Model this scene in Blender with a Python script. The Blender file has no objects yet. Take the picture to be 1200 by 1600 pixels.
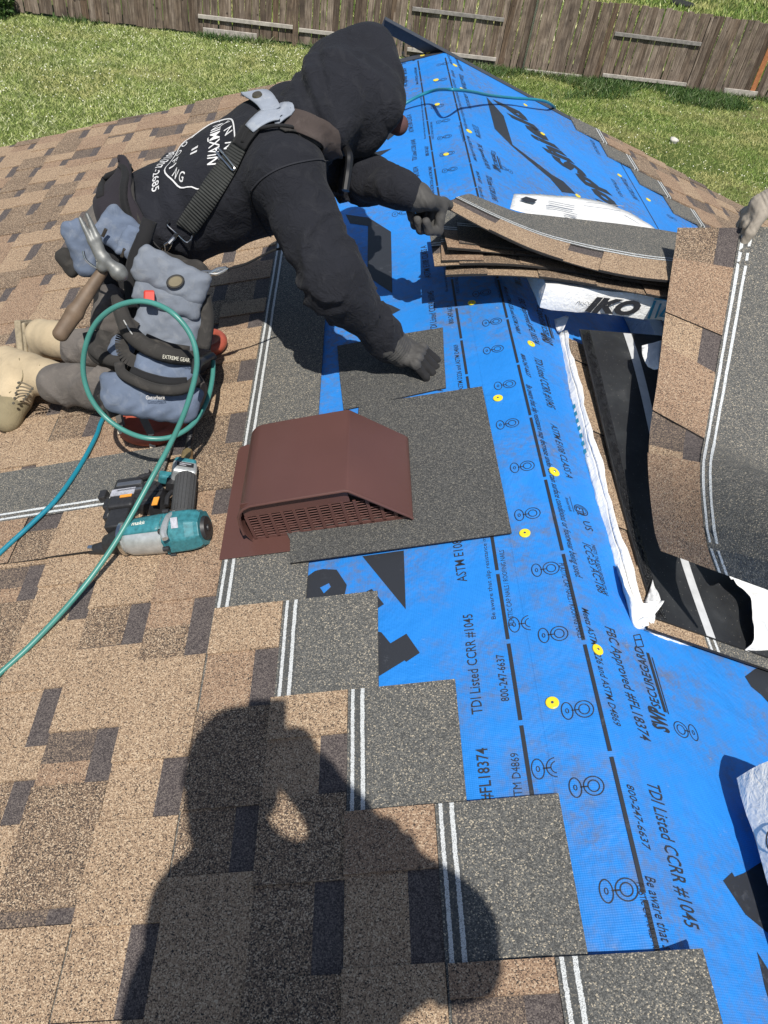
import bpy, bmesh, math, random
import numpy as np
from math import sin, cos, pi, radians, sqrt
from mathutils import Vector, Matrix, Euler
from mathutils.bvhtree import BVHTree

S = bpy.context.scene
COL = S.collection
rng = random.Random(7)
TH = 0.3184                                   # roof pitch
# ------------------------------------------------------------------ camera
FPX = 1204.97                                 # focal length in pixels of a 1200 x 1600 frame
CAM = np.array([-0.5289, 0.0509, 1.1334])
YAW, PIT, ROL = 0.1405, 0.7896, 0.1724
_F = np.array([sin(YAW)*cos(PIT), cos(YAW)*cos(PIT), -sin(PIT)])
_R0 = np.array([cos(YAW), -sin(YAW), 0.0]); _U0 = np.cross(_R0, _F)
_R = _R0*cos(ROL) + _U0*sin(ROL); _U = -_R0*sin(ROL) + _U0*cos(ROL)
cd = bpy.data.cameras.new('camera'); cam = bpy.data.objects.new('camera', cd); COL.objects.link(cam)
cam.matrix_world = Matrix(((_R[0], _U[0], -_F[0], CAM[0]), (_R[1], _U[1], -_F[1], CAM[1]), (_R[2], _U[2], -_F[2], CAM[2]), (0, 0, 0, 1)))
cd.sensor_fit = 'VERTICAL'; cd.sensor_height = 36.0; cd.sensor_width = 27.0; cd.lens = FPX/1600*36
cd.clip_start = 0.02; cd.clip_end = 400
S.camera = cam
# ------------------------------------------------------------------ sky, sun, exposure
SUN_EL, SUN_AZ = radians(60.5), radians(178.4)          # azimuth from +Y, clockwise
SUN = np.array([cos(SUN_EL)*sin(SUN_AZ), cos(SUN_EL)*cos(SUN_AZ), sin(SUN_EL)])
w = bpy.data.worlds.new('World'); S.world = w; w.use_nodes = True
wn = w.node_tree.nodes; bg = wn['Background']
sky = wn.new('ShaderNodeTexSky'); sky.sky_type = 'NISHITA'; sky.sun_disc = False
sky.sun_elevation = SUN_EL; sky.sun_rotation = SUN_AZ; sky.air_density = 1.0; sky.dust_density = 1.0
w.node_tree.links.new(sky.outputs[0], bg.inputs[0]); bg.inputs[1].default_value = 0.08
ld = bpy.data.lights.new('sun', 'SUN'); ld.energy = 4.8; ld.angle = radians(0.53); ld.color = (1.0, 0.955, 0.88)
lo = bpy.data.objects.new('sun', ld); COL.objects.link(lo)
lo.rotation_euler = Vector(tuple(-SUN)).to_track_quat('-Z', 'Y').to_euler()
lo.location = (0, -6, 12)
S.view_settings.view_transform = 'Standard'; S.view_settings.look = 'None'
S.view_settings.gamma = 1.0; S.view_settings.use_curve_mapping = False; S.view_settings.exposure = 0.2

# ------------------------------------------------------------------ places on the roof
def nrm(v):
    v = np.asarray(v, float); return v/np.linalg.norm(v)
AL, AR = np.array([-cos(TH), 0, -sin(TH)]), np.array([cos(TH), 0, -sin(TH)])     # down-slope
NL, NR = np.array([-sin(TH), 0, cos(TH)]), np.array([sin(TH), 0, cos(TH)])       # roof normals
EY = np.array([0, 1.0, 0])
def L(u, v, h=0.0): return AL*v + EY*u + NL*h
def R(u, v, h=0.0): return AR*v + EY*u + NR*h
def ray(x, y): return _F + (x-600)/FPX*_R - (y-800)/FPX*_U
def PX(x, y, h=0.0, side='L'):
    """the point at height h over a roof slope ('L', 'R') or over the level z=0 ('Z') that is seen at photo pixel x, y"""
    n = NL if side == 'L' else NR if side == 'R' else np.array([0, 0, 1.0])
    d = ray(x, y); t = (h - n @ CAM)/(n @ d); return CAM + t*d
def PD(x, y, dist):
    d = ray(x, y); return CAM + nrm(d)*dist
def uv(P, side):
    P = np.asarray(P); return np.array([P[1], P @ (AL if side == 'L' else AR)])
def pl(q, h, side): return (L if side == 'L' else R)(q[0], q[1], h)

# ------------------------------------------------------------------ objects
def tag(o, label=None, cat=None, group=None, kind=None):
    if label: o['label'] = label
    if cat: o['category'] = cat
    if group: o['group'] = group
    if kind: o['kind'] = kind
    return o
def link(o, parent=None):
    COL.objects.link(o)
    if parent is not None: o.parent = parent
    return o
def empty(name, loc=(0, 0, 0)):
    o = bpy.data.objects.new(name, None); o.location = tuple(loc); o.empty_display_size = .05
    return link(o)
def thing(name, label, cat, loc=(0, 0, 0), group=None):
    return tag(empty(name, loc), label, cat, group)
def mesh_obj(name, verts, faces, mats, parent=None, fm=None, smooth=False, origin=None):
    """one mesh object; verts in world coordinates"""
    verts = np.asarray(verts, float).reshape(-1, 3)
    org = np.asarray(origin, float) if origin is not None else (np.array(parent.matrix_world.translation) if False else np.zeros(3))
    me = bpy.data.meshes.new(name)
    me.from_pydata((verts-org).tolist(), [], [tuple(int(i) for i in f) for f in faces])
    if not isinstance(mats, (list, tuple)): mats = [mats]
    for m in mats: me.materials.append(m)
    if fm is not None: me.polygons.foreach_set('material_index', np.asarray(fm, np.int32))
    if smooth: me.polygons.foreach_set('use_smooth', np.ones(len(me.polygons), bool))
    me.update()
    o = bpy.data.objects.new(name, me)
    if origin is not None: o.location = tuple(org)
    link(o)
    if parent is not None: adopt(o, parent)
    return o
def adopt(o, parent):
    """parent o and keep it where it is"""
    pm = Matrix.Translation(parent.location) if parent.parent is None and parent.rotation_euler[:] == (0, 0, 0) else parent.matrix_basis
    q = parent.parent
    while q is not None:
        pm = q.matrix_basis @ pm; q = q.parent
    o.parent = parent
    o.matrix_basis = pm.inverted() @ o.matrix_basis
    return o
class MB:
    """collects boxes, bars, tubes, discs into one mesh (world coordinates)"""
    def __init__(s): s.v = []; s.f = []; s.m = []
    def add(s, v, f, m=0):
        n = len(s.v); s.v += [tuple(map(float, p)) for p in v]; s.f += [tuple(i+n for i in q) for q in f]; s.m += [m]*len(f)
    def box(s, c, ax, ay, az, m=0):
        c = np.asarray(c, float); v = []
        for k in (-1, 1):
            for j in (-1, 1):
                for i in (-1, 1): v.append(c + i*np.asarray(ax) + j*np.asarray(ay) + k*np.asarray(az))
        s.add(v, [(0, 2, 3, 1), (4, 5, 7, 6), (0, 1, 5, 4), (2, 6, 7, 3), (0, 4, 6, 2), (1, 3, 7, 5)], m)
    def bar(s, a, b, wv, t, m=0, up=None):
        a = np.asarray(a, float); b = np.asarray(b, float); d = nrm(b-a)
        up = np.array([0, 0, 1.]) if up is None else np.asarray(up, float)
        x = nrm(np.cross(d, up)); z = np.cross(x, d)
        s.box((a+b)/2, (b-a)/2, x*wv/2, z*t/2, m)
    def tube(s, pts, r, n=8, m=0, cap=True, closed=False):
        P = np.asarray(pts, float); k = len(P); rr = np.full(k, r) if np.isscalar(r) else np.asarray(r, float)
        T = np.gradient(P, axis=0)
        if closed: T = np.roll(P, -1, 0)-np.roll(P, 1, 0)
        T /= np.linalg.norm(T, axis=1)[:, None]+1e-12
        x = np.cross(T[0], [0, 0, 1.])
        if np.linalg.norm(x) < .1: x = np.cross(T[0], [0, 1., 0])
        x = nrm(x); v = []
        for i in range(k):
            x = nrm(x - T[i]*(x @ T[i])); y = np.cross(T[i], x)
            for j in range(n):
                a = 2*pi*j/n; v.append(P[i] + rr[i]*(cos(a)*x + sin(a)*y))
        f = []
        for i in range(k if closed else k-1):
            i2 = (i+1) % k
            for j in range(n):
                j2 = (j+1) % n; f.append((i*n+j, i*n+j2, i2*n+j2, i2*n+j))
        if cap and not closed: f.append(tuple(range(n))[::-1]); f.append(tuple((k-1)*n+j for j in range(n)))
        s.add(v, f, m)
    def cyl(s, a, b, r0, r1=None, n=16, m=0):
        s.tube([a, b], [r0, r0 if r1 is None else r1], n, m)
    def poly(s, pts, m=0): s.add(pts, [tuple(range(len(pts)))], m)
    def build(s, name, mats, parent=None, smooth=False):
        return mesh_obj(name, s.v, s.f, mats, parent, s.m, smooth)
def bevel(o, wdt=.002, seg=2, angle=.6):
    b = o.modifiers.new('bevel', 'BEVEL'); b.width = wdt; b.segments = seg; b.limit_method = 'ANGLE'; b.angle_limit = angle
    return o
def autosmooth(o):
    o.data.polygons.foreach_set('use_smooth', np.ones(len(o.data.polygons), bool)); o.data.set_sharp_from_angle(angle=.7); return o
def spline(P, n=12):
    """Catmull-Rom through P"""
    P = np.asarray(P, float); Q = np.vstack([2*P[0]-P[1], P, 2*P[-1]-P[-2]]); out = []
    for i in range(len(P)-1):
        a, b, c, d = Q[i:i+4]
        for t in np.linspace(0, 1, n, endpoint=False):
            out.append(.5*((2*b) + (c-a)*t + (2*a-5*b+4*c-d)*t*t + (3*b-a-3*c+d)*t**3))
    out.append(P[-1]); return np.array(out)

# ------------------------------------------------------------------ materials
class NT:
    def __init__(s, name):
        s.m = bpy.data.materials.new(name); s.m.use_nodes = True; s.t = s.m.node_tree; s.b = s.t.nodes['Principled BSDF']
    def n(s, typ, props=None, **inp):
        x = s.t.nodes.new('ShaderNode'+typ)
        for k, v in (props or {}).items(): setattr(x, k, v)
        for k, v in inp.items():
            k = k.replace('_', ' ')
            k2 = int(k[1:]) if k[0] == 'i' and k[1:].isdigit() else k
            s.set(x.inputs[k2], v)
        return x
    def set(s, sock, v):
        if hasattr(v, 'is_output') or isinstance(v, bpy.types.NodeSocket): s.t.links.new(v, sock)
        elif hasattr(v, 'outputs'): s.t.links.new(v.outputs[0], sock)
        else: sock.default_value = (*v, 1) if isinstance(v, tuple) and len(v) == 3 and sock.type == 'RGBA' else v
    def out(s, **k):
        for a, v in k.items(): s.set(s.b.inputs[a.replace('_', ' ')], v)
        return s.m
    def coord(s, kind='Object'): return s.n('TexCoord').outputs[kind]
    def noise(s, vec, scale, detail=3, rough=.5, dist=0): return s.n('TexNoise', Vector=vec, Scale=scale, Detail=float(detail), Roughness=rough, Distortion=dist)
    def ramp(s, fac, stops, interp='LINEAR'):
        r = s.n('ValToRGB', Fac=fac); r.color_ramp.interpolation = interp; e = r.color_ramp.elements
        while len(e) < len(stops): e.new(.5)
        for i, (p, c) in enumerate(stops):
            e[i].position = p; e[i].color = (*c, 1) if isinstance(c, tuple) else (c, c, c, 1)
        return r.outputs[0]
    def mix(s, fac, a, b, mode='MIX'):
        x = s.n('Mix', {'data_type': 'RGBA', 'blend_type': mode}); s.set(x.inputs[0], fac); s.set(x.inputs[6], a); s.set(x.inputs[7], b); return x.outputs[2]
    def math(s, op, a, b=0.0, c=0.0):
        x = s.n('Math', {'operation': op}); s.set(x.inputs[0], a); s.set(x.inputs[1], b); s.set(x.inputs[2], c); return x.outputs[0]
    def bump(s, h, strength=.5, dist=.001, normal=None):
        x = s.n('Bump', Height=h, Strength=strength, Distance=dist)
        if normal is not None: s.set(x.inputs['Normal'], normal)
        return x.outputs[0]

def plain(name, col, rough=.6, metal=0.0, var=.12, scale=40, bump=0.0, bdist=.001, spec=.5, coat=0.0):
    a = NT(name); c = a.coord(); nz = a.noise(c, scale, 4, .6)
    col2 = tuple(min(1, x*(1+var)) for x in col); col1 = tuple(x*(1-var) for x in col)
    k = dict(Base_Color=a.ramp(nz.outputs[0], [(.3, col1), (.7, col2)]), Roughness=rough, Metallic=metal)
    k['Specular_IOR_Level'] = spec; k['Coat_Weight'] = coat
    if bump: k['Normal'] = a.bump(nz.outputs[0], bump, bdist)
    return a.out(**k)

def granule(name, palette, cell=.0017, lines=False, tone=.22):
    """roofing granules: one colour per grain from palette [(weight, colour)]"""
    a = NT(name); c = a.coord(); oi = a.n('ObjectInfo')
    off = a.n('VectorMath', {'operation': 'ADD'}); a.set(off.inputs[0], c)
    cx = a.n('CombineXYZ', X=a.math('MULTIPLY', oi.outputs['Random'], 7.3), Y=a.math('MULTIPLY', oi.outputs['Random'], 3.1), Z=0.0)
    a.set(off.inputs[1], cx.outputs[0]); P = off.outputs[0]
    vo = a.n('TexVoronoi', Vector=P, Scale=1/cell)
    sep = a.n('SeparateColor', Color=vo.outputs['Color']); stops = []; acc = 0; tot = sum(p[0] for p in palette)
    for wt, colr in palette: stops.append((acc/tot, colr)); acc += wt
    clump = a.noise(P, 190, 3, .7)
    pick = a.math('ADD', sep.outputs[0], a.math('MULTIPLY', a.math('SUBTRACT', clump.outputs[0], .5), .42))
    big = a.noise(P, 5.5, 3, .6); pick = a.math('ADD', pick, a.math('MULTIPLY', a.math('SUBTRACT', big.outputs[0], .5), tone))
    col = a.ramp(pick, stops, 'CONSTANT')
    rough = .88
    if lines:       # the two pale sealant / nail lines of a laminated shingle, along local y
        sp = a.n('SeparateXYZ', Vector=c); wob = a.noise(c, 260, 2, .8); slow = a.noise(c, 9, 2)
        xx = a.math('ADD', sp.outputs[0], a.math('MULTIPLY', a.math('SUBTRACT', wob.outputs[0], .5), .004))
        xx = a.math('ADD', xx, a.math('MULTIPLY', a.math('SUBTRACT', slow.outputs[0], .5), .003))
        l1 = a.math('LESS_THAN', a.math('ABSOLUTE', a.math('SUBTRACT', xx, .1585)), .0032)
        l2 = a.math('LESS_THAN', a.math('ABSOLUTE', a.math('SUBTRACT', xx, .1765)), .0036)
        msk = a.math('MULTIPLY', a.math('MAXIMUM', l1, l2), a.ramp(a.noise(c, 700, 2, .7).outputs[0], [(.36, .25), (.46, 1.0)]))
        col = a.mix(msk, col, (.58, .60, .60))
        base = a.math('MULTIPLY', a.math('GREATER_THAN', sp.outputs[0], .1525), a.math('LESS_THAN', sp.outputs[0], .184))
        col = a.mix(a.math('MULTIPLY', base, a.math('SUBTRACT', .55, a.math('MULTIPLY', msk, .55))), col, (.055, .06, .062))
    hgt = a.math('SUBTRACT', 1.0, vo.outputs['Distance'])
    return a.out(Base_Color=col, Roughness=rough, Specular_IOR_Level=.35, Normal=a.bump(hgt, .55, .0012))

BLK = (.028, .025, .025)
G_TAN = granule('tan_granules', [(9, (.04, .034, .03)), (16, (.155, .105, .072)), (33, (.29, .20, .128)), (28, (.40, .285, .185)), (14, (.54, .42, .29))])
G_ROSE = granule('rose_tan_granules', [(10, (.04, .034, .03)), (20, (.15, .098, .068)), (36, (.27, .178, .116)), (24, (.36, .245, .16)), (10, (.48, .37, .26))])
G_MIX = granule('brown_blend_granules', [(20, (.036, .031, .028)), (28, (.115, .08, .058)), (25, (.22, .152, .10)), (17, (.36, .26, .17)), (10, (.52, .41, .29))])
G_BRN = granule('dark_brown_granules', [(24, (.042, .035, .033)), (38, (.10, .078, .066)), (24, (.17, .128, .10)), (14, (.29, .22, .155))], tone=.1)
G_SHD = granule('shadow_band_granules', [(36, (.048, .040, .040)), (46, (.098, .082, .078)), (18, (.16, .135, .12))], tone=.08)
G_GRY = granule('headlap_granules', [(34, (.062, .063, .061)), (36, (.105, .106, .102)), (17, (.16, .156, .142)), (9, (.26, .235, .19)), (4, (.46, .40, .30))], tone=.12)
G_LIN = granule('headlap_granules_with_lines', [(34, (.062, .063, .061)), (36, (.105, .106, .102)), (17, (.16, .156, .142)), (9, (.26, .235, .19)), (4, (.46, .40, .30))], lines=True, tone=.12)
G_CHR = granule('charcoal_granules', [(42, (.044, .045, .045)), (36, (.080, .081, .079)), (15, (.125, .122, .113)), (7, (.21, .195, .16))], tone=.14)
ASPH = plain('asphalt_edge', (.02, .018, .017), .8, var=.3, scale=300, bump=.4)

def asphalt_back():
    a = NT('asphalt_back'); c = a.coord(); n1 = a.noise(c, 12, 4, .6); n2 = a.noise(c, 500, 2)
    v = a.n('TexVoronoi', Vector=c, Scale=110.0); fl = a.math('LESS_THAN', v.outputs['Distance'], .09)
    col = a.ramp(n1.outputs[0], [(.42, (.014, .015, .017)), (.62, (.024, .026, .028)), (.78, (.05, .052, .054))])
    col = a.mix(a.math('MULTIPLY', fl, .55), col, (.4, .38, .34))
    return a.out(Base_Color=col, Roughness=.62, Normal=a.bump(n2.outputs[0], .35, .0006))
BACK = asphalt_back()

def blue_sheet():
    a = NT('blue_underlayment'); c = a.coord('Object')
    mp = a.n('Mapping', Vector=c); mp.inputs['Scale'].default_value = (1, .25, 1)
    wr = a.noise(c, 7, 4, .6, .4); wr2 = a.noise(mp.outputs[0], 38, 3, .6); weave = a.n('TexWave', {'bands_direction': 'Y'}, Vector=c, Scale=95.0, Distortion=1.6, Detail=2.0)
    weave2 = a.n('TexWave', {'bands_direction': 'X'}, Vector=c, Scale=95.0, Distortion=1.6, Detail=2.0)
    d1 = a.noise(c, 3.3, 5, .68, .3); d2 = a.noise(c, 46, 5, .75); d3 = a.noise(c, 1.4, 3, .5)
    dirt = a.math('MULTIPLY', a.ramp(d1.outputs[0], [(.42, 0.0), (.62, 1.0)]), a.ramp(d2.outputs[0], [(.41, 0.0), (.62, 1.0)]))
    base = a.ramp(d3.outputs[0], [(.3, (.017, .195, .60)), (.7, (.023, .225, .68))])
    col = a.mix(a.math('MULTIPLY', dirt, .72), base, (.13, .125, .13))
    sc = a.noise(c, 23, 4, .7); st = a.math('MULTIPLY', a.ramp(sc.outputs[0], [(.66, 0.0), (.76, 1.0)]), a.ramp(a.noise(c, 240, 2, .7).outputs[0], [(.45, 0.0), (.6, 1.0)]))
    col = a.mix(a.math('MULTIPLY', st, .5), col, (.33, .42, .56))
    h = a.math('ADD', a.math('MULTIPLY', wr.outputs[0], 6.0), a.math('ADD', wr2.outputs[0], a.math('MULTIPLY', a.math('ADD', weave.outputs[0], weave2.outputs[0]), .10)))
    return a.out(Base_Color=col, Roughness=a.ramp(d1.outputs[0], [(.35, .44), (.7, .68)]), Specular_IOR_Level=.4, Normal=a.bump(h, .5, .0032))
BLUE = blue_sheet()
def ink_mat():
    a = NT('black_ink'); c = a.coord(); n1 = a.noise(c, 60, 4, .75); n2 = a.noise(c, 9, 3, .6)
    wear = a.math('MULTIPLY', a.ramp(n1.outputs[0], [(.56, 0.0), (.7, 1.0)]), a.ramp(n2.outputs[0], [(.5, 0.0), (.65, 1.0)]))
    return a.out(Base_Color=a.mix(a.math('MULTIPLY', wear, .6), (.022, .025, .032), (.12, .13, .15)), Roughness=.6)
INK = ink_mat()
YEL = plain('yellow_plastic', (.80, .62, .03), .35, var=.06)
GALV = plain('galvanised_steel', (.55, .55, .54), .35, 1.0, .15)
STEEL = plain('polished_steel', (.62, .61, .58), .25, 1.0, .12)
DARKMETAL = plain('dark_drip_edge', (.045, .045, .052), .45, 0.0, .15)
BROWNM = plain('brown_painted_metal', (.100, .047, .040), .36, 0.0, .05, 6)
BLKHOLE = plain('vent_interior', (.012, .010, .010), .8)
WOODDECK = plain('roof_sheathing', (.30, .21, .12), .85, var=.25, scale=20)
STUCCO = plain('stucco', (.52, .46, .38), .9, var=.1, scale=30, bump=.4)
TRIM = plain('white_trim', (.72, .72, .70), .55, var=.05)

def wood_mat():
    a = NT('weathered_fence_wood'); c = a.coord(); oi = a.n('ObjectInfo')
    mp = a.n('Mapping', Vector=c); mp.inputs['Scale'].default_value = (1, 1, .05)
    of = a.n('VectorMath', {'operation': 'ADD'}); a.set(of.inputs[0], mp.outputs[0]); cx = a.n('CombineXYZ', X=a.math('MULTIPLY', oi.outputs['Random'], 31.0), Y=a.math('MULTIPLY', oi.outputs['Random'], 17.0)); a.set(of.inputs[1], cx.outputs[0])
    g = a.noise(of.outputs[0], 42, 5, .65, .5); g2 = a.noise(of.outputs[0], 9, 3, .6)
    of2 = a.n('VectorMath', {'operation': 'ADD'}); a.set(of2.inputs[0], c); a.set(of2.inputs[1], cx.outputs[0])
    blot = a.noise(of2.outputs[0], 3.2, 4, .6); kn = a.n('TexVoronoi', Vector=of2.outputs[0], Scale=3.0)
    base = a.ramp(g.outputs[0], [(.28, (.07, .058, .049)), (.46, (.18, .15, .126)), (.62, (.32, .28, .24)), (.8, (.52, .475, .42))])
    tint = a.ramp(oi.outputs['Random'], [(0.0, (.38, .32, .28)), (.2, (.85, .76, .68)), (.4, (1.2, 1.12, 1.05)), (.6, (.5, .44, .40)), (.8, (1.0, .93, .86)), (1.0, (.62, .50, .40))])
    col = a.mix(1.0, base, tint, 'MULTIPLY')
    col = a.mix(a.ramp(blot.outputs[0], [(.45, 0.0), (.7, .6)]), col, (.045, .036, .032))
    col = a.mix(a.ramp(kn.outputs['Distance'], [(.05, .8), (.09, 0.0)]), col, (.02, .015, .012))
    return a.out(Base_Color=col, Roughness=.9, Specular_IOR_Level=.2, Normal=a.bump(g.outputs[0], .5, .004))
WOOD = wood_mat()
WOODO = plain('orange_new_board', (.36, .14, .055), .8, var=.3, scale=14)
WOODP = plain('pale_weathered_wood', (.37, .34, .30), .85, var=.25, scale=10)
WOODG = plain('grey_rail_wood', (.22, .205, .19), .85, var=.3, scale=12)

def ground_mat():
    a = NT('lawn_soil'); c = a.coord('Object'); n = a.noise(c, .35, 5, .65); n2 = a.noise(c, 9, 4, .7)
    col = a.ramp(n.outputs[0], [(.35, (.05, .075, .02)), (.55, (.085, .115, .03)), (.7, (.20, .17, .09))])
    col = a.mix(a.ramp(n2.outputs[0], [(.4, 0.0), (.7, .6)]), col, (.04, .06, .016))
    return a.out(Base_Color=col, Roughness=.95, Specular_IOR_Level=.1)
SOIL = ground_mat()
def grass_mat(name, stops, dry):
    a = NT(name); g = a.n('NewGeometry'); c = a.coord('Object')
    col = a.ramp(g.outputs['Random Per Island'], stops)
    n = a.noise(c, .55, 4, .6); n2 = a.noise(c, 3.0, 3, .6)
    col = a.mix(a.ramp(n.outputs[0], [(.46, 0.0), (.66, dry)]), col, (.50, .44, .19))
    col = a.mix(a.ramp(n2.outputs[0], [(.35, .45), (.55, 0.0)]), col, (.06, .11, .022))
    return a.out(Base_Color=col, Roughness=.6, Specular_IOR_Level=.3, Transmission_Weight=0.0)
# ================================================================== ground and far things
GZ = -4.5
def gpx(x, y): return PX(x, y, GZ, 'Z')
F0, F1 = gpx(20, 21), gpx(1200, 156)
FD = nrm(F1-F0); FN = np.array([FD[1], -FD[0], 0.0])           # along the fence, and towards the house
def ground_sheet():
    n = 60; xs = np.linspace(-150, 150, n); ys = np.linspace(-120, 180, n); v = []; f = []
    for y in ys:
        for x in xs:
            z = GZ + (.0 if y < 24 else .012*(y-24)); v.append((x, y, z))
    for j in range(n-1):
        for i in range(n-1): f.append((j*n+i, j*n+i+1, (j+1)*n+i+1, (j+1)*n+i))
    return tag(mesh_obj('ground', v, f, SOIL, smooth=True), kind='structure')
ground_sheet()

def grass_field(name, mat, region, count, hgt, wid, seed, lean=.5, keep=None):
    r = np.random.default_rng(seed); x0, x1, y0, y1 = region
    x = r.uniform(x0, x1, count); y = r.uniform(y0, y1, count)
    if keep is not None:
        k = keep(x, y, r); x = x[k]; y = y[k]
    n = len(x); a = r.uniform(0, 2*pi, n); hh = hgt*r.uniform(.45, 1.25, n); ww = wid*r.uniform(.6, 1.4, n)
    la = r.uniform(0, 2*pi, n); ll = hh*lean*r.uniform(0.1, 1.4, n)
    z0 = np.full(n, GZ-.01) + np.where(y > 24, .012*(y-24), 0)
    V = np.empty((n, 3, 3))
    V[:, 0] = np.stack([x-np.cos(a)*ww/2, y-np.sin(a)*ww/2, z0], 1); V[:, 1] = np.stack([x+np.cos(a)*ww/2, y+np.sin(a)*ww/2, z0], 1)
    V[:, 2] = np.stack([x+np.cos(la)*ll, y+np.sin(la)*ll, z0+hh], 1)
    me = bpy.data.meshes.new(name); me.vertices.add(3*n); me.vertices.foreach_set('co', V.ravel().astype(np.float32))
    me.loops.add(3*n); me.loops.foreach_set('vertex_index', np.arange(3*n, dtype=np.int32)); me.polygons.add(n)
    me.polygons.foreach_set('loop_start', np.arange(0, 3*n, 3, dtype=np.int32)); me.update(calc_edges=True); me.materials.append(mat)
    return tag(link(bpy.data.objects.new(name, me)), kind='stuff')
def fence_y(x): return F0[1] + (x-F0[0])*FD[1]/FD[0]
def vnoise(x, y, s, seed):
    r = np.random.default_rng(seed); p = r.uniform(0, 6.28, (6, 2)); k = r.uniform(.5, 1.6, (6, 2))*s; o = 0
    for i in range(6): o = o + np.sin(x*k[i, 0]*(1 if i % 2 else -1)+p[i, 0]+1.7*np.sin(y*k[i, 1]+p[i, 1]))
    return o/6
GRASS = grass_mat('pale_lawn_grass', [(0.0, (.18, .26, .055)), (.3, (.30, .375, .095)), (.6, (.42, .48, .16)), (.84, (.58, .60, .29)), (1.0, (.76, .77, .52))], .6)
GRASSR = grass_mat('green_lawn_grass', [(0.0, (.09, .165, .03)), (.4, (.19, .28, .055)), (.72, (.31, .38, .10)), (.92, (.52, .53, .21)), (1.0, (.74, .74, .5))], .7)
CLOV = plain('clover_blossom', (.80, .79, .66), .7)
WEED = grass_mat('dark_weeds', [(0.0, (.018, .05, .012)), (.5, (.04, .09, .02)), (.88, (.075, .135, .03)), (1.0, (.3, .33, .2))], .1)
grass_field('lawn_grass', GRASS, (-15, 3.2, 5.0, 21.5), 560000, .060, .013, 3, 1.6, lambda x, y, r: (y < fence_y(x)-.03))
grass_field('lawn_grass', GRASSR, (1.6, 14, 5.0, 21.9), 420000, .062, .014, 4, 1.5, lambda x, y, r: (y < fence_y(x)-.03) & (vnoise(x, y, .9, 5) + r.uniform(-.6, .6, len(x)) > -.42))
grass_field('weeds', WEED, (-15, 14, 17.5, 22.5), 210000, .15, .028, 6, 1.1, lambda x, y, r: (y < fence_y(x)-.02) & (((fence_y(x)-y)/ (2.6+0*x) + r.uniform(0, .25, len(x)) < .02 + .75*vnoise(x, y, 1.3, 9)*np.where(x > 1.5, 1.2, .8) + np.where(x > 2.5, .40, .08))))
grass_field('far_grass', GRASSR, (-4, 40, 21.9, 36), 90000, .16, .05, 8, .7, lambda x, y, r: (y > fence_y(x)+.3))
def blossoms(name, region, count, seed, keep):
    r = np.random.default_rng(seed); x = r.uniform(region[0], region[1], count); y = r.uniform(region[2], region[3], count); k = keep(x, y, r); x = x[k]; y = y[k]; m = MB()
    for a, b in zip(x, y):
        z = GZ+r.uniform(.03, .075); s_ = r.uniform(.008, .016); v = [(a-s_, b, z), (a, b-s_, z), (a+s_, b, z), (a, b+s_, z), (a, b, z+s_*1.1), (a, b, z-s_*.8)]; m.add(v, [(0, 1, 4), (1, 2, 4), (2, 3, 4), (3, 0, 4), (1, 0, 5), (2, 1, 5), (3, 2, 5), (0, 3, 5)])
    return tag(m.build(name, CLOV, None), kind='stuff')
blossoms('clover_flowers', (-14, 3, 6, 21), 5500, 12, lambda x, y, r: (y < fence_y(x)-.3) & (vnoise(x, y, .7, 8)+r.uniform(-.5, .5, len(x)) > -.1)); blossoms('clover_flowers', (2, 13, 6, 21.5), 1800, 13, lambda x, y, r: (y < fence_y(x)-.3) & (vnoise(x, y, .7, 18)+r.uniform(-.4, .4, len(x)) > .1))
# stones lying in the lawn at the right
STONE = plain('pale_stone', (.55, .52, .47), .85, var=.2, scale=20)
def blob(c, r, seed, n=9):
    g = np.random.default_rng(seed); v = []; f = []
    for i in range(n+1):
        for j in range(n):
            a = pi*i/n; b = 2*pi*j/n; d = np.array([sin(a)*cos(b), sin(a)*sin(b), cos(a)])
            k = 1+.16*sin(3*d[0]+seed)+.14*sin(4*d[1]+2*seed)+.1*sin(5*d[2])
            v.append(np.asarray(c)+np.asarray(r)*d*k)
    for i in range(n):
        for j in range(n): f.append((i*n+j, (i+1)*n+j, (i+1)*n+(j+1) % n, i*n+(j+1) % n))
    return v, f
for i, (x, y, r, lb) in enumerate([(1052, 223, .11, 'larger pale stone lying in the lawn at the right'), (898, 210, .075, 'small pale stone in the lawn beside the right roof edge'), (757, 92, .12, 'rounded pale stone at the foot of the fence')]):
    P = gpx(x, y); v, f = blob(P+[0, 0, r*.45], [r, r*.8, r*.6], i+2)
    tag(mesh_obj('stone', v, f, STONE, smooth=True, origin=P), lb, 'stone', 'pale stones in the lawn')
# path and dark tub beyond the fence
a, b = gpx(985, -6), gpx(1042, 1)
tag(mesh_obj('path', [a+[-6, .4, .12], b+[0, .3, .06], b+[0, 2.6, .1], a+[-6, 3, .16]], [(0, 1, 2, 3)], plain('concrete', (.5, .48, .44), .9)), kind='structure')
t = PX(1066, 8, GZ+.12, 'Z')
v, f = blob(t, [.34, .3, .16], 4, 12); tag(mesh_obj('bush', v, f, plain('dark_bush_leaf', (.018, .02, .018), .9, var=.6, scale=30, bump=1, bdist=.03), smooth=True, origin=t), 'low dark bush just beyond the fence top at upper right', 'bush')

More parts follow.
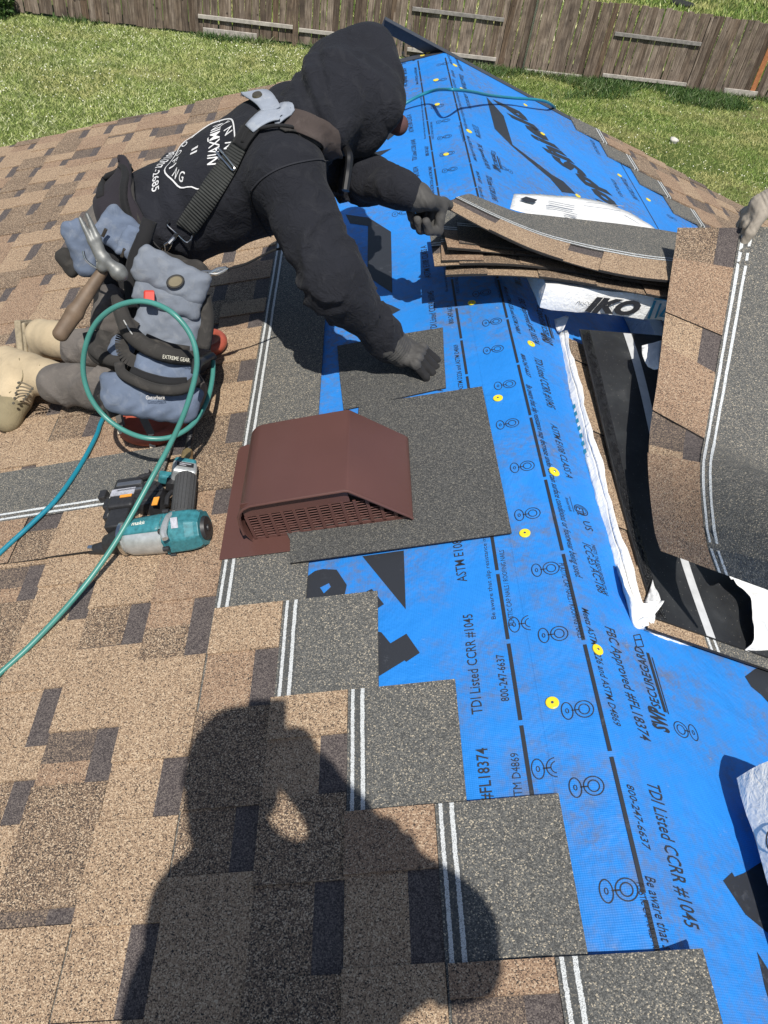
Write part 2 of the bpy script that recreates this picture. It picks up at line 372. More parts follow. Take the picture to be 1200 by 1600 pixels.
sb = thing('shrub', 'leafy green shrub at the left end of the board fence, upper left corner', 'shrub', gpx(-6, 22))
r_ = np.random.default_rng(21); V = []; Fq = []
for i in range(2600):
    d = r_.normal(size=3); d /= np.linalg.norm(d); d[2] = abs(d[2])*1.0; p = gpx(-6, 22)+d*np.array([.55, .5, 1.5])*r_.uniform(.45, 1.0)*(1+.25*sin(5*d[0]+3*d[2]))
    a = r_.normal(size=3); a /= np.linalg.norm(a); b = np.cross(a, r_.normal(size=3)); b /= np.linalg.norm(b); k = len(V); s_ = r_.uniform(.04, .075); V += [p-a*s_, p+b*s_*.45, p+a*s_, p-b*s_*.45]; Fq.append((k, k+1, k+2, k+3))
mesh_obj('foliage', V, Fq, WEED, sb); m = MB()
for k in range(5): m.tube([gpx(-6, 22)-[0, 0, .05], gpx(-6, 22)+[.25*cos(k*1.3), .25*sin(k*1.3), 1.1]], [.025, .01], 6)
m.build('stem', WOODG, sb)
# ------------------------------------------------------------------ board fence
fence = thing('board_fence', 'weathered brown board fence with grey rails along the far lawn edge', 'fence', F0)
def fpos(s, h, off=0.0): return F0 + FD*s + np.array([0, 0, h]) + FN*off
def fs(x, y): return float((gpx(x, y)-F0) @ FD)
HT = 1.63
S0, S1 = fs(17, 20), fs(1200, 156)+2.5
bounds = [(S0, fs(142, 34), 1), (fs(142, 34), fs(308, 53), 0), (fs(308, 53), fs(605, 80), 1), (fs(605, 80), fs(628, 83), 0), (fs(628, 83), fs(772, 100), 1), (fs(772, 100), fs(930, 117), 0), (fs(930, 117), fs(1068, 137), 1), (fs(1068, 137), S1, 0)]
bvar = []
for k in range(8):
    wdt = .135+.012*(k % 3); n = 7; vv = []; ff = []
    for i in range(n+1):
        z = HT*i/n; wob = .004*sin(k*2.1+i*1.3)
        for dx, dy in ((-wdt/2, -.009), (wdt/2, -.009), (wdt/2, .009), (-wdt/2, .009)):
            vv.append((dx+wob+.003*rng.uniform(-1, 1), dy+.004*sin(k+i*.8), z + (rng.uniform(-.012, .012) if i == n else 0)))
    for i in range(n):
        for j in range(4): ff.append((i*4+j, i*4+(j+1) % 4, i*4+4+(j+1) % 4, i*4+4+j))
    ff.append((n*4, n*4+1, n*4+2, n*4+3))
    me = bpy.data.meshes.new('fence_board'); me.from_pydata(vv, [], ff); me.materials.append(WOOD); bvar.append((me, wdt))
mo = bpy.data.meshes.new('fence_board'); mo.from_pydata([tuple(x.co) for x in bvar[0][0].vertices], [], [tuple(p.vertices) for p in bvar[0][0].polygons]); mo.materials.append(WOODO)
yaw = math.atan2(FD[1], FD[0]); orange_s = fs(1172, 152)
for (sa, sb, back) in bounds:
    s = sa+.07
    while s < sb-.02:
        me, wdt = rng.choice(bvar)
        if abs(s-orange_s) < .075: me = mo
        o = bpy.data.objects.new('fence_board', me); link(o, fence)
        o.location = tuple(fpos(s, .045+rng.uniform(-.02, .02), -.06 if back else .02)-F0)
        o.rotation_euler = (rng.uniform(-.006, .006), rng.uniform(-.012, .012), yaw); s += wdt + rng.choice([.003, .006, .010, .018, .024])
def rail(sa, sb, h, mat, name='fence_rail', wd=.085, th=.04, off=-.012):
    m = MB(); m.box((fpos(sa, h, off)+fpos(sb, h, off))/2, FD*(sb-sa)/2, FN*th/2, np.array([0, 0, wd/2]))
    bevel(m.build(name, mat, fence), .006, 1)
rail(S0, fs(140, 33)-.02, .55, WOODG)
rail(fs(310, 53), fs(458, 65), .38, WOODP); rail(fs(466, 66), fs(604, 79), .34, WOODP); rail(fs(318, 54), fs(402, 60), .08, WOODP, 'kickboard', .16)
for (xa, xb) in ((628, 772), (930, 1068)):
    ya = 83+(xa-628)*.122; yb = 83+(xb-628)*.122
    rail(fs(xa+4, ya), fs(xb-3, yb), 1.05, WOODG); rail(fs(xa+4, ya), fs(xb-3, yb), .13 if xa > 700 else .2, WOODP)
rail(fs(1127, 148), fs(1178, 153), .1, WOODP, 'kickboard', .15, .03, .045)
rail(fs(816, 113), fs(905, 120), .04, WOODP, 'kickboard', .1, .05, .05)
for (x, y, mt, wd, off) in ((460, 65, WOOD, .1, .0), (605, 80, WOOD, .1, -.02), (1068, 137, WOOD, .09, -.03), (308, 53, WOOD, .09, -.03)):
    m = MB(); s = fs(x, y); m.box(fpos(s, HT/2, off), FD*wd/2, FN*.045, np.array([0, 0, HT/2])); m.build('fence_post', mt, fence)
m = MB(); m.tube([fpos(fs(816, 114), -.05, .06), fpos(fs(816, 114), HT+.1, .06)], .03, 10); autosmooth(m.build('metal_post', GALV, fence))

# ================================================================== the house and its roof
U0, U1 = -4.0, 4.52
VE = 3.9                                                          # eave, measured down the slope
house = thing('house', 'house roof being reshingled, blue underlayment over the ridge and brown shingles on the left', 'house')
def slab(name, side, u0, u1, v0, v1, h0, h1, mat, mats=None):
    P = L if side == 'L' else R; m = MB()
    m.add([P(u, v, h) for h in (h0, h1) for v in (v0, v1) for u in (u0, u1)], [(0, 1, 3, 2), (4, 5, 7, 6), (0, 1, 5, 4), (2, 3, 7, 6), (0, 2, 6, 4), (1, 3, 7, 5)])
    return m.build(name, mat, house)
for sd in 'LR': slab('roof_deck', sd, U0, U1-.02, .004, VE, -.02, -.003, WOODDECK)
m = MB(); zb = GZ-.1; xe = VE*cos(TH)-.35; ze = -xe*math.tan(TH)-.04
prof = [(-xe, zb), (xe, zb), (xe, ze), (0, -.05), (-xe, ze)]
for y in (U0+.3, U1-.3): m.poly([(x, y, z) for x, z in prof])
for sx in (-1, 1): m.poly([(sx*xe, U0+.3, zb), (sx*xe, U1-.3, zb), (sx*xe, U1-.3, ze), (sx*xe, U0+.3, ze)])
m.build('wall', STUCCO, house)
for sd in 'LR':
    P = L if sd == 'L' else R; m = MB(); m.box(P((U0+U1)/2, VE+.012, -.07), EY*(U1-U0)/2, (AL if sd == 'L' else AR)*.01, (NL if sd == 'L' else NR)*.075); m.build('fascia_board', TRIM, house)
    m = MB(); m.box(P(U1-.035, VE/2, -.08), EY*.012, (AL if sd == 'L' else AR)*(VE/2-.01), (NL if sd == 'L' else NR)*.055); m.build('fascia_board', TRIM, house)
# drip edge on the two rakes; on the right it still sticks out past the ridge
def drip(sd, v0, v1):
    P = L if sd == 'L' else R; n = NL if sd == 'L' else NR; a = AL if sd == 'L' else AR; m = MB(); vm = (v0+v1)/2; hv = a*(v1-v0)/2
    m.box(P(U1-.022, vm, .0045), EY*.03, hv, n*.001); m.box(P(U1+.008, vm, -.025), EY*.001, hv, n*.03); m.box(P(U1+.013, vm, -.056), EY*.006, hv, n*.001)
    return m.build('drip_edge', DARKMETAL, house)
drip('L', .012, VE); drip('R', -.34, VE)

# ---- underlayment: the left sheet, and the right sheet lapped over the ridge
def strip_sheet(name, rows, nu=80):
    us = np.linspace(U0, U1-.012, nu); v = []; f = []; k = len(rows)
    for u in us:
        for (sd, vv, h) in rows: v.append(pl((u, vv), h, sd))
    for i in range(nu-1):
        for j in range(k-1): f.append((i*k+j, (i+1)*k+j, (i+1)*k+j+1, i*k+j+1))
    return mesh_obj(name, v, f, BLUE, house, smooth=False)
sheetL = strip_sheet('underlayment_sheet', [('L', VE, .0006), ('L', 1.0, .0006), ('L', .02, .0006)])
sheetR = strip_sheet('underlayment_sheet', [('L', .1045, .0012), ('L', .06, .0022), ('L', .018, .0024), ('L', .006, .0012), ('R', .006, .0012), ('R', .02, .0024), ('R', 1.0, .0024), ('R', VE, .0024)])

# ---- printed lettering on the sheets
HL, HR = .0014, .0032
class Print:
    def __init__(s, side, h): s.side = side; s.h = h; s.m = MB()
    def at(s, x, y): return uv(PX(x, y, s.h, s.side), s.side)
    def emit(s, pts2, faces, sub=None):
        s.m.add([pl(q, s.h, s.side) for q in pts2], faces)
    def fill(s, px, holes=(), shift=(0, 0)):
        """a filled outline given by photo pixels, laid on the sheet"""
        cu = bpy.data.curves.new('t', 'CURVE'); cu.dimensions = '2D'; cu.fill_mode = 'FRONT'
        for lp in (px, *holes):
            sp = cu.splines.new('POLY'); sp.points.add(len(lp)-1); sp.use_cyclic_u = True
            for p, q in zip(sp.points, lp):
                g = s.at(*q); p.co = (g[0]+shift[0], g[1]+shift[1], 0, 1)
        s._cu(cu, lambda c: c)
    def _cu(s, cu, fn):
        o = bpy.data.objects.new('t', cu); COL.objects.link(o); dg = bpy.context.evaluated_depsgraph_get()
        me = bpy.data.meshes.new_from_object(o.evaluated_get(dg))
        pts = [fn((v.co.x, v.co.y)) for v in me.vertices]; s.emit(pts, [tuple(p.vertices) for p in me.polygons])
        bpy.data.objects.remove(o); bpy.data.curves.remove(cu); bpy.data.meshes.remove(me)
    def text(s, body, p0, p1, ptop, bold=0.0, shear=0.0, du=(0,), cap=None):
        """body set along the baseline from photo pixel p0 to p1; ptop is over the first letter's foot, at cap height"""
        a, b, t = s.at(*p0), s.at(*p1), s.at(*ptop)
        d = (b-a); W = np.linalg.norm(d); d = d/W; hgt = cap or abs((t-a)[0]*d[1]-(t-a)[1]*d[0])
        # reading left to right, seen from above: up = normal x direction
        sg = 1 if s.side == 'L' else -1                     # on L (u, v): v points down-slope to the left
        up = np.array([-d[1], d[0]]) if s.side == 'L' else np.array([d[1], -d[0]])
        up = up if s.side == 'L' else up
        cu = bpy.data.curves.new('t', 'FONT'); cu.body = body; cu.size = 1; cu.offset = bold; cu.resolution_u = 2; cu.shear = shear; cu.space_character = 1.0+bold*1.6
        o = bpy.data.objects.new('t', cu); COL.objects.link(o); dg = bpy.context.evaluated_depsgraph_get()
        me = bpy.data.meshes.new_from_object(o.evaluated_get(dg)); co = np.array([v.co[:2] for v in me.vertices])
        fs_ = [tuple(p.vertices) for p in me.polygons]; bpy.data.objects.remove(o); bpy.data.curves.remove(cu); bpy.data.meshes.remove(me)
        x0, x1 = co[:, 0].min(), co[:, 0].max(); sx = W/(x1-x0); sy = hgt/.70
        for k in du: s.emit([a + d*(x-x0)*sx + up*y*sy + [k, 0] for x, y in co], fs_)
    def quad(s, p0, p1, wd, gaps=()):
        a, b = s.at(*p0), s.at(*p1); s.bar(a, b, wd)
    def bar(s, a, b, wd):
        a = np.asarray(a, float); b = np.asarray(b, float); d = nrm(b-a); q = np.array([-d[1], d[0]])*wd/2; s.emit([a-q, b-q, b+q, a+q], [(0, 1, 2, 3)])
    def ring(s, c, ru, rv, wd, n=20, rot=0):
        v = []
        for k in range(n):
            a = 2*pi*k/n; e = np.array([cos(a)*ru, sin(a)*rv]); g = np.array([cos(a)*(ru-wd), sin(a)*(rv-wd)])
            for q in (e, g): v.append(np.asarray(c) + [q[0]*cos(rot)-q[1]*sin(rot), q[0]*sin(rot)+q[1]*cos(rot)])
        s.emit(v, [(2*k, 2*((k+1) % n), 2*((k+1) % n)+1, 2*k+1) for k in range(n)])
    def nail(s, c, sz=.013, sgn=1):
        """the cap-nail symbol: a small oval and a double ring joined by a stroke"""
        c = np.asarray(c); q = np.array([0, sz*1.02*sgn]); wd = .0019
        s.ring(c+q*1.05, sz*1.15, sz*.70, wd); s.ring(c+q*1.05, sz*.34, sz*.22, .0015, 10); s.ring(c-q*.85, sz*1.12, sz*1.12, wd); s.ring(c-q*.85, sz*.70, sz*.66, wd, 16)
        s.bar(c+q*.55, c-q*.25, .0024)
    def build(s, parent):
        o = s.m.build('printed_lettering', INK, parent); return o

P = Print('L', HL)
PER = float(P.at(738, 959)[0]*0 + (P.at(672, 455)[0]-P.at(738, 959)[0]))       # the print repeats along the roll
REP = (-PER, 0, PER, 2*PER, 3*PER)
P.text('#FL18374', (770, 1252), (761, 1168), (751, 1254), .012, du=REP)
P.text('FBC Approved', (787, 1440), (774, 1283), (768, 1442), .012, du=(PER, 2*PER, 3*PER))
P.text('STM D4869', (817, 1250), (810, 1176), (803, 1250), du=(0,))
P.text('Meets ASTM D226 and ASTM D4869', (846, 1440), (812, 1185), (832, 1441), .004, du=(PER, 2*PER, 3*PER))
P.text('TDI Listed CCRR #1045', (754, 1115), (738, 959), (737, 1116), .008, du=REP)
P.text('800-247-6637', (796, 1095), (787, 1022), (783, 1096), .008, du=REP)
P.text('ASTM E108 CLASS A', (730, 908), (714, 792), (714, 908), .004, du=(0, PER, 2*PER, 3*PER))
P.text('Be aware that slip resistance may decrease under certain surface conditions', (775, 967), (740, 690), (768, 968), du=(0, PER, 2*PER, 3*PER))
P.text('PLASTIC CAP NAILS / ROOFING NAILS', (804, 977), (787, 859), (796, 978), du=(0, PER, 2*PER, 3*PER))
vD = float(np.mean([P.at(*q)[1] for q in ((769, 848), (810, 1098), (834, 1256))])); seg = abs(P.at(792, 1003)[0]-P.at(815, 1130)[0]); g0 = P.at(815, 1130)[0]
for k in range(-3, 26):
    a = g0+seg*k; 
    if a+seg < U1-.02: P.bar((a+.006, vD), (a+seg-.004, vD), .0072)
for x, y in ((855, 1200), (810, 975)): P.nail((P.at(x, y)[0], .108), .016)
P.nail(P.at(625, 333), .017)
# the big emblem shapes, partly under the shingles
P.fill([(540, 335), (576, 340), (611, 362), (613, 458), (574, 432), (575, 353), (547, 349)]); P.fill([(603, 474), (612, 477), (626, 484), (607, 494)])
P.fill([(566, 869), (631, 860), (634, 952)])
P.fill([(478, 902), (492, 892), (504, 889), (526, 890), (542, 914), (538, 932), (510, 965), (478, 960)], [[(500, 918), (514, 911), (517, 917), (506, 927)]])
P.fill([(560, 930), (581, 920), (600, 944), (560, 970)])
P.fill([(560, 985), (584, 985), (596, 988), (610, 1005), (635, 990), (656, 1020), (635, 1034), (632, 1032), (585, 1061), (560, 1075)], [[(572, 1008), (584, 1015), (591, 1019), (575, 1030)]])
P.fill([(545, 258), (575, 240), (612, 232), (590, 246), (560, 262)]); P.fill([(600, 212), (612, 204), (622, 206), (606, 219)])
P.fill([(640, 289), (650, 281), (648, 290)])
P.build(sheetL)

Q = Print('R', HR)
perR = float(Q.at(833, 557)[0]-Q.at(1011, 1223)[0]); RR = (0, perR, 2*perR, 3*perR)
Q.text('FBC Approved #FL18374', (945, 978), (1002, 1156), (958, 977), .010, .25, RR)
Q.text('Meets ASTM D226 and ASTM D4869', (909, 949), (960, 1133), (918, 948), .004, .25, RR)
Q.text('TDI Listed CCRR #1045', (1011, 1223), (1072, 1450), (1029, 1222), .010, .25, RR)
Q.text('800-247-6637', (979, 1225), (1006, 1327), (989, 1224), .008, .25, RR)
Q.text('ASTM E108 CLASS A', (860, 661), (885, 745), (869, 660), .004, .25, (-perR, 0, perR, 2*perR))
Q.text('Be aware that slip resistance may decrease under certain surface conditions or footwear being used.', (822, 600), (900, 901), (830, 599), 0, .25, (-perR, 0, perR, 2*perR))
Q.text('MEETS THE REQUIREMENTS OF', (924, 850), (945, 930), (929, 849), 0, .2, (0, perR, 2*perR))
Q.text('ICC-ES AC-188', (910, 847), (935, 926), (921, 846), .004, .25, (0, perR, 2*perR))
Q.text('Intertek', (883, 777), (890, 799), (887, 776), 0, .2); Q.quad((890, 776), (897, 800), .0014)
c = Q.at(908, 797); Q.ring(c, .016, .0185, .0022, 24); Q.ring(c, .0115, .014, .0014, 24); Q.text('ETL', (899, 791), (903, 804), (909, 789), .01); Q.text('US', (910, 813), (916, 828), (920, 812), .006)
for k in (0, perR, 2*perR):
    Q.text('SECUREGARD', (1033, 1108), (1003, 1012), (1021, 1110), .02, .2, (k,))
    for (a, b, wd) in (((1040, 1113), (1012, 1020), .007), ((1045, 1116), (1019, 1027), .0025)):
        A, B = Q.at(*a)+[k, 0], Q.at(*b)+[k, 0]; Q.bar(A, B, wd)
    A = [Q.at(*q)+[k, 0] for q in ((990, 993), (1000, 991), (1006, 1010), (995, 1011))]
    for i in range(4): Q.bar(A[i], A[(i+1) % 4], .0022)
    A = [Q.at(*q)+[k, 0] for q in ((992, 1000), (1003, 999))]; Q.bar(A[0], A[1], .003)
    Q.text('SWP', (1046, 1146), (1035, 1108), (1025, 1148), .05, .3, (k,))
seg = abs(Q.at(916, 1003)[0]-Q.at(958, 1178)[0]); g0 = Q.at(958, 1178)[0]
# the cap-nail symbols run along the lapped edge, left of the ridge
q2 = Print('L', .0032)
for x, y in ((752, 458), (768, 503), (770, 546), (788, 601), (792, 662), (815, 729), (823, 803), (851, 889), (863, 991), (901, 1109), (915, 1229), (965, 1391), (698, 240), (702, 265), (694, 214), (692, 189), (683, 166), (691, 100), (688, 125)):
    q2.nail(q2.at(x, y), .0150 if y > 350 else .016)
q2.text('PLASTIC CAP NAILS / ROOFING NAILS', (873, 880), (904, 998), (881, 879), 0, .25, (0, perR, 2*perR))
q2.text('PLASTIC CAP NAILS / ROOFING NAILS', (994, 1379), (1041, 1560), (1004, 1378), 0, .25, (0,))
for k in range(-4, 26):
    a = g0+seg*k
    if a+seg < U1-.02: q2.bar((a+.006, .0040), (a+seg-.004, .0040), .0064)
tag(q2.build(sheetR), kind='stuff')
Q.nail(Q.at(1073, 1142), .0145); Q.nail(Q.at(792, 265), .016); Q.nail(Q.at(1050, 340), .016)
E = Q.at(800, 164); G = Q.at(937, 295); D = (G-E)/6.35*8.75
def unp(q): 
    X = pl(q, HR, 'R')-CAM; z = X @ _F; return (600+FPX*(X @ _R)/z, 800-FPX*(X @ _U)/z)
tp = E+D
Q.text('TopShield', unp(E+D), unp(E), unp(tp + (Q.at(774, 161)-Q.at(816, 179))), .065, .30, cap=abs(Q.at(774, 161)[1]-Q.at(808, 176)[1])*1.05)
zz = lambda pts: [(740+x*.2, 120+y*.2) for x, y in pts]
Q.fill(zz([(100, 155), (235, 305), (305, 530), (620, 770), (700, 815), (800, 915), (690, 900), (600, 795), (310, 550), (165, 405)]))
Q.fill([(1130, 1376), (1144, 1363), (1148, 1370), (1163, 1364), (1215, 1330), (1215, 1470), (1165, 1429)]); Q.fill([(1183, 1487), (1210, 1530), (1210, 1590), (1196, 1545)])
Q.fill([(1164, 1057), (1174, 1073), (1190, 1086), (1230, 1130), (1230, 1035), (1180, 1045)])
vs = Q.at(990, 290)[1]
Q.bar((2.2, vs), (4.4, vs), .006)
Q.text('ASTM E108 CLASS A', (921, 217), (933, 240), (925, 216), 0, .2, (0, -.5)); Q.text('TDI Listed CCRR #1045', (968, 275), (990, 310), (973, 273), 0, .2)
Q.build(sheetR)

# ---- yellow plastic cap nails
capm = MB(); capm.tube([(0, 0, -.001), (0, 0, .0012), (0, 0, .0020)], [.0125, .0125, .011], 20); capm.tube([(0, 0, .0018), (0, 0, .0026)], [.0032, .0026], 10, 1)
cap0 = capm.build('cap_nail', [YEL, GALV], None); cap0.data.polygons.foreach_set('use_smooth', np.zeros(len(cap0.data.polygons), bool)); first = True
def cap_at(x, y, sd):
    global first
    o = cap0 if first else cap0.copy()
    if not first: COL.objects.link(o)
    first = False; o.parent = house
    n, a = (NL, AL) if sd == 'L' else (NR, AR); p = PX(x, y, .0035 if sd == 'L' else .004, sd)
    b = np.cross(n, a); k = rng.uniform(.9, 1.12); o.matrix_basis = Matrix(((a[0]*k, b[0]*k, n[0]*k, p[0]), (a[1]*k, b[1]*k, n[1]*k, p[1]), (a[2]*k, b[2]*k, n[2]*k, p[2]), (0, 0, 0, 1)))
for x, y in ((737, 473), (778, 622), (820, 833), (863, 1098), (697, 241), (683, 163), (681, 125), (669, 83), (660, 87)): cap_at(x, y, 'L')
for x, y in ((830, 537), (866, 737), (934, 1015), (733, 205), (722, 139), (711, 102), (848, 209), (821, 164), (903, 306), (968, 274), (1013, 312), (821, 155)): cap_at(x, y, 'R')

# ---- laminated shingles
TILT = .039; SW = .349; EXP = .149
def shingle_mesh(length, seed, exposed_only=False):
    r = random.Random(seed); m = MB(); X, Y, Z = np.eye(3)
    def bx(x0, x1, y0, y1, z0, z1, mt): m.box(((x0+x1)/2, (y0+y1)/2, (z0+z1)/2), X*(x1-x0)/2, Y*(y1-y0)/2, Z*(z1-z0)/2, mt)
    # materials: 0 tan 1 rose 2 mix 3 brown 4 shadow 5 headlap 6 headlap with lines 7 asphalt
    nb = max(1, int(round(length/.26))); base = [r.choice([0, 0, 0, 1, 1, 2, 2, 2, 3]) for _ in range(nb)]
    for i in range(nb): bx(0.001, .1, length*i/nb, length*(i+1)/nb, 0, .003, base[i])
    bx(.1, .1492, 0, length, 0, .003, 4)
    bx(.1494, .19, 0, length, 0, .0062, 6); bx(.19, SW, 0, length, 0.0, .0060, 6)
    y = -r.uniform(0, .14); lo = 0
    while y < length:
        tw = r.choice([.12, .14, .17, .19, .22]); gw = r.choice([.09, .11, .13, .15])
        a, b = max(0, y), min(length, y+tw)
        if b-a > .02: bx(r.uniform(-.0008, .0008), .1485, a, b, .0032, .0074, r.choices([0, 1, 2, 3], [48, 28, 21, 3])[0])
        y += tw+gw
    mats = [G_TAN, G_ROSE, G_MIX, G_BRN, G_SHD, G_GRY, G_LIN, ASPH]
    me = bpy.data.meshes.new('shingle'); me.from_pydata([tuple(v) for v in m.v], [], m.f)
    for q in mats: me.materials.append(q)
    me.polygons.foreach_set('material_index', np.array(m.m, np.int32)); me.update(); return me
FULL = 1.038
SV = [shingle_mesh(FULL, 100+i) for i in range(14)]
def basis(X, Y, Z, p): return Matrix(((X[0], Y[0], Z[0], p[0]), (X[1], Y[1], Z[1], p[1]), (X[2], Y[2], Z[2], p[2]), (0, 0, 0, 1)))
def lay_shingle(sd, vb, u_near, u_far, seed):
    ln = u_far-u_near; me = SV[seed % len(SV)] if abs(ln-FULL) < .004 else shingle_mesh(ln, 500+seed)
    o = bpy.data.objects.new('shingle', me); link(o, house); n, a = (NL, -AL) if sd == 'L' else (NR, -AR)
    sk = random.Random(seed).uniform(-.0035, .0035); X = nrm(a*cos(TILT) - n*sin(TILT)); Z = nrm(n*cos(TILT) + a*sin(TILT)); Y = np.cross(Z, X)
    X2 = X*cos(sk)+Y*sin(sk); Y2 = Y*cos(sk)-X*sin(sk)
    p = pl((u_near if sd == 'L' else u_far, vb + random.Random(seed+1).uniform(-.0015, .0015)), SW*TILT+.0022, sd)
    o.matrix_basis = basis(X2, Y2, Z, p)
VB0, UA, STEP = .7165+.176, 1.0487, .2324
sd_ = 0
for k in range(-19, 5):
    vb = VB0-EXP*k; top = UA-STEP*(k-1); end = top if k >= 1 else U1+.018
    u = top
    if k < 1:
        while u < end: u += FULL
    while u > -1.6:
        a, b = u-FULL, min(u, end)
        if b-a > .03: lay_shingle('L', vb, a, b-.002, sd_); sd_ += 1
        u -= FULL
for j in range(0, 18):
    vb = 1.125+.15*j; near = 4.333-.195*j; u = U1+.016; off = (U1+.016-near) % FULL
    a = near
    while a < U1+.01:
        b = min(U1+.016, a+FULL); 
        if b-a > .03: lay_shingle('R', vb, a, b-.002, 3000+sd_); sd_ += 1
        a += FULL
# ================================================================== roof vent and loose pieces on the left slope
def prism(outline, h0, h1, side='L'):
    """slab over an outline of (u, v) with height functions or numbers"""
    f0 = h0 if callable(h0) else (lambda v: h0); f1 = h1 if callable(h1) else (lambda v: h1)
    n = len(outline); v = [pl(q, f0(q[1]), side) for q in outline] + [pl(q, f1(q[1]), side) for q in outline]
    return v, [tuple(range(n, 2*n)), tuple(range(n))[::-1]] + [(i, (i+1) % n, n+(i+1) % n, n+i) for i in range(n)]
hp = lambda v: .005+.0335*max(0, v-.3)
vent = thing('roof_vent', 'brown metal box roof vent with slotted grille, set in on the left slope', 'roof vent', L(1.38, .52, .01))
VF, VK = 1.228, 1.502
m = MB(); rc = [(1.576-.02*(1-cos(a)), .749-.02*(1-sin(a))) for a in np.linspace(pi/2, 0, 5)]
ol = [(1.187, .30), (1.187, .749), (1.556, .749), (1.570, .743), (1.576, .729), (1.60, .30)]
m.add(*prism(ol, lambda v: hp(v), lambda v: hp(v)+.0012)); bevel(m.build('flange', BROWNM, vent), .0015)
sec = [(.676, .020), (.686, .050), (.684, .085), (.680, .104), (.672, .118), (.660, .128), (.644, .1335), (.58, .1348), (.434, .135), (.426, .1325), (.312, .028), (.306, .020), (.306, .008)]
def vb(v): return VK
m = MB(); n = len(sec); F = [L(VF, v, h) for v, h in sec]; B = [L(vb(v)-.0*h, v, h) for v, h in sec]
Fi = [L(VF, v-.004*(1 if v > .5 else -1), max(.004, h-.004)) for v, h in sec]
m.add(F+B+Fi, [(i, i+1, n+i+1, n+i) for i in range(n-1)] + [(n+i, n+i+1, n+i+2) if False else (n, n+i+1, n+i+2) for i in range(n-2)] + [(i, 2*n+i, 2*n+i+1, i+1) for i in range(n-1)])
hood = m.build('hood', BROWNM, vent); autosmooth(hood); bevel(hood, .002, 2, .4)
# rolled front lip, front band, grille bars and slats over a dark inside
m = MB(); m.tube([L(VF-.002, v, h-.001) for v, h in sec[1:-1]], .0032, 8); autosmooth(m.build('lip', BROWNM, vent))
def hmax(v): return .131 if v > .43 else .022+(v-.307)*.90
m = MB(); gb, gt = .018, .088
vs_ = [.668-.0272*i for i in range(14)]
X2, Y2, Z2 = AL, EY, NL
m.box(L(VF+.010, (.43+.672)/2, .1115), AL*.119, EY*.0012, NL*.021); 
for v in vs_:
    t = min(gt+.004, hmax(v)-.012)
    if t > gb+.006: m.box(L(VF+.009, v, (gb+t)/2), AL*.0035, EY*.0014, NL*(t-gb)/2)
m.box(L(VF+.009, .49, gb-.004), AL*.182, EY*.0014, NL*.006)
q_ = [.43, .40, .37, .34, .315]
for a_, b_ in zip(q_[:-1], q_[1:]): m.add([L(VF+.0085, a_, hmax(a_)-.020), L(VF+.0085, b_, max(.02, hmax(b_)-.016)), L(VF+.0085, b_, hmax(b_)), L(VF+.0085, a_, hmax(a_))], [(0, 1, 2, 3)])
m.build('front_panel', BROWNM, vent)
m = MB()
for i in range(13):
    v0, v1 = vs_[i]-.0035, vs_[i]-.0237
    for k in range(9):
        h = gb+.004+k*.0078
        if h < min(hmax(v0), hmax(v1))-.014: m.box(L(VF+.0105, (v0+v1)/2, h), AL*(v0-v1)/2, nrm(EY*.9+NL*.44)*.0012, nrm(NL*.9-EY*.44)*.0006)
tag(m.build('slat', BROWNM, vent), kind='stuff')
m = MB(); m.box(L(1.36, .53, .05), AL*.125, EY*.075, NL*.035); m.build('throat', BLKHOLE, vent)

def loose_piece(name, label, outline, h, t, mat, side='L', group=None):
    v, f = prism(outline, h, (lambda q: (h(q) if callable(h) else h)+t), side)
    n = len(outline); o = mesh_obj(name, v, f, [mat, ASPH], None, [0]+[1]*(n+1), origin=np.mean(v, axis=0))
    return tag(o, label, 'shingle offcut', group)
GO = 'dark grey granule offcuts on the blue sheet'
loose_piece('shingle_offcut', 'large dark grey granule offcut fitted round the brown roof vent', [(1.147, .581), (1.216, .586), (1.25, .60), (1.25, .325), (1.48, .325), (1.485, .44), (1.669, .431), (1.665, .107), (1.15, .099)], lambda v: (.0085+.0335*max(0, v-.3)), .0028, G_CHR, group=GO)
loose_piece('shingle_offcut', 'smaller dark grey granule offcut under the crouching worker\'s glove', [tuple(uv(PX(x, y, .004, 'L'), 'L')) for x, y in ((537, 641), (531, 590), (527, 541), (610, 525), (692, 512), (694, 558), (697, 606), (620, 623))], .0025, .0028, G_CHR, group=GO)
chips = [(103, 782), (181, 722), (243, 812)]

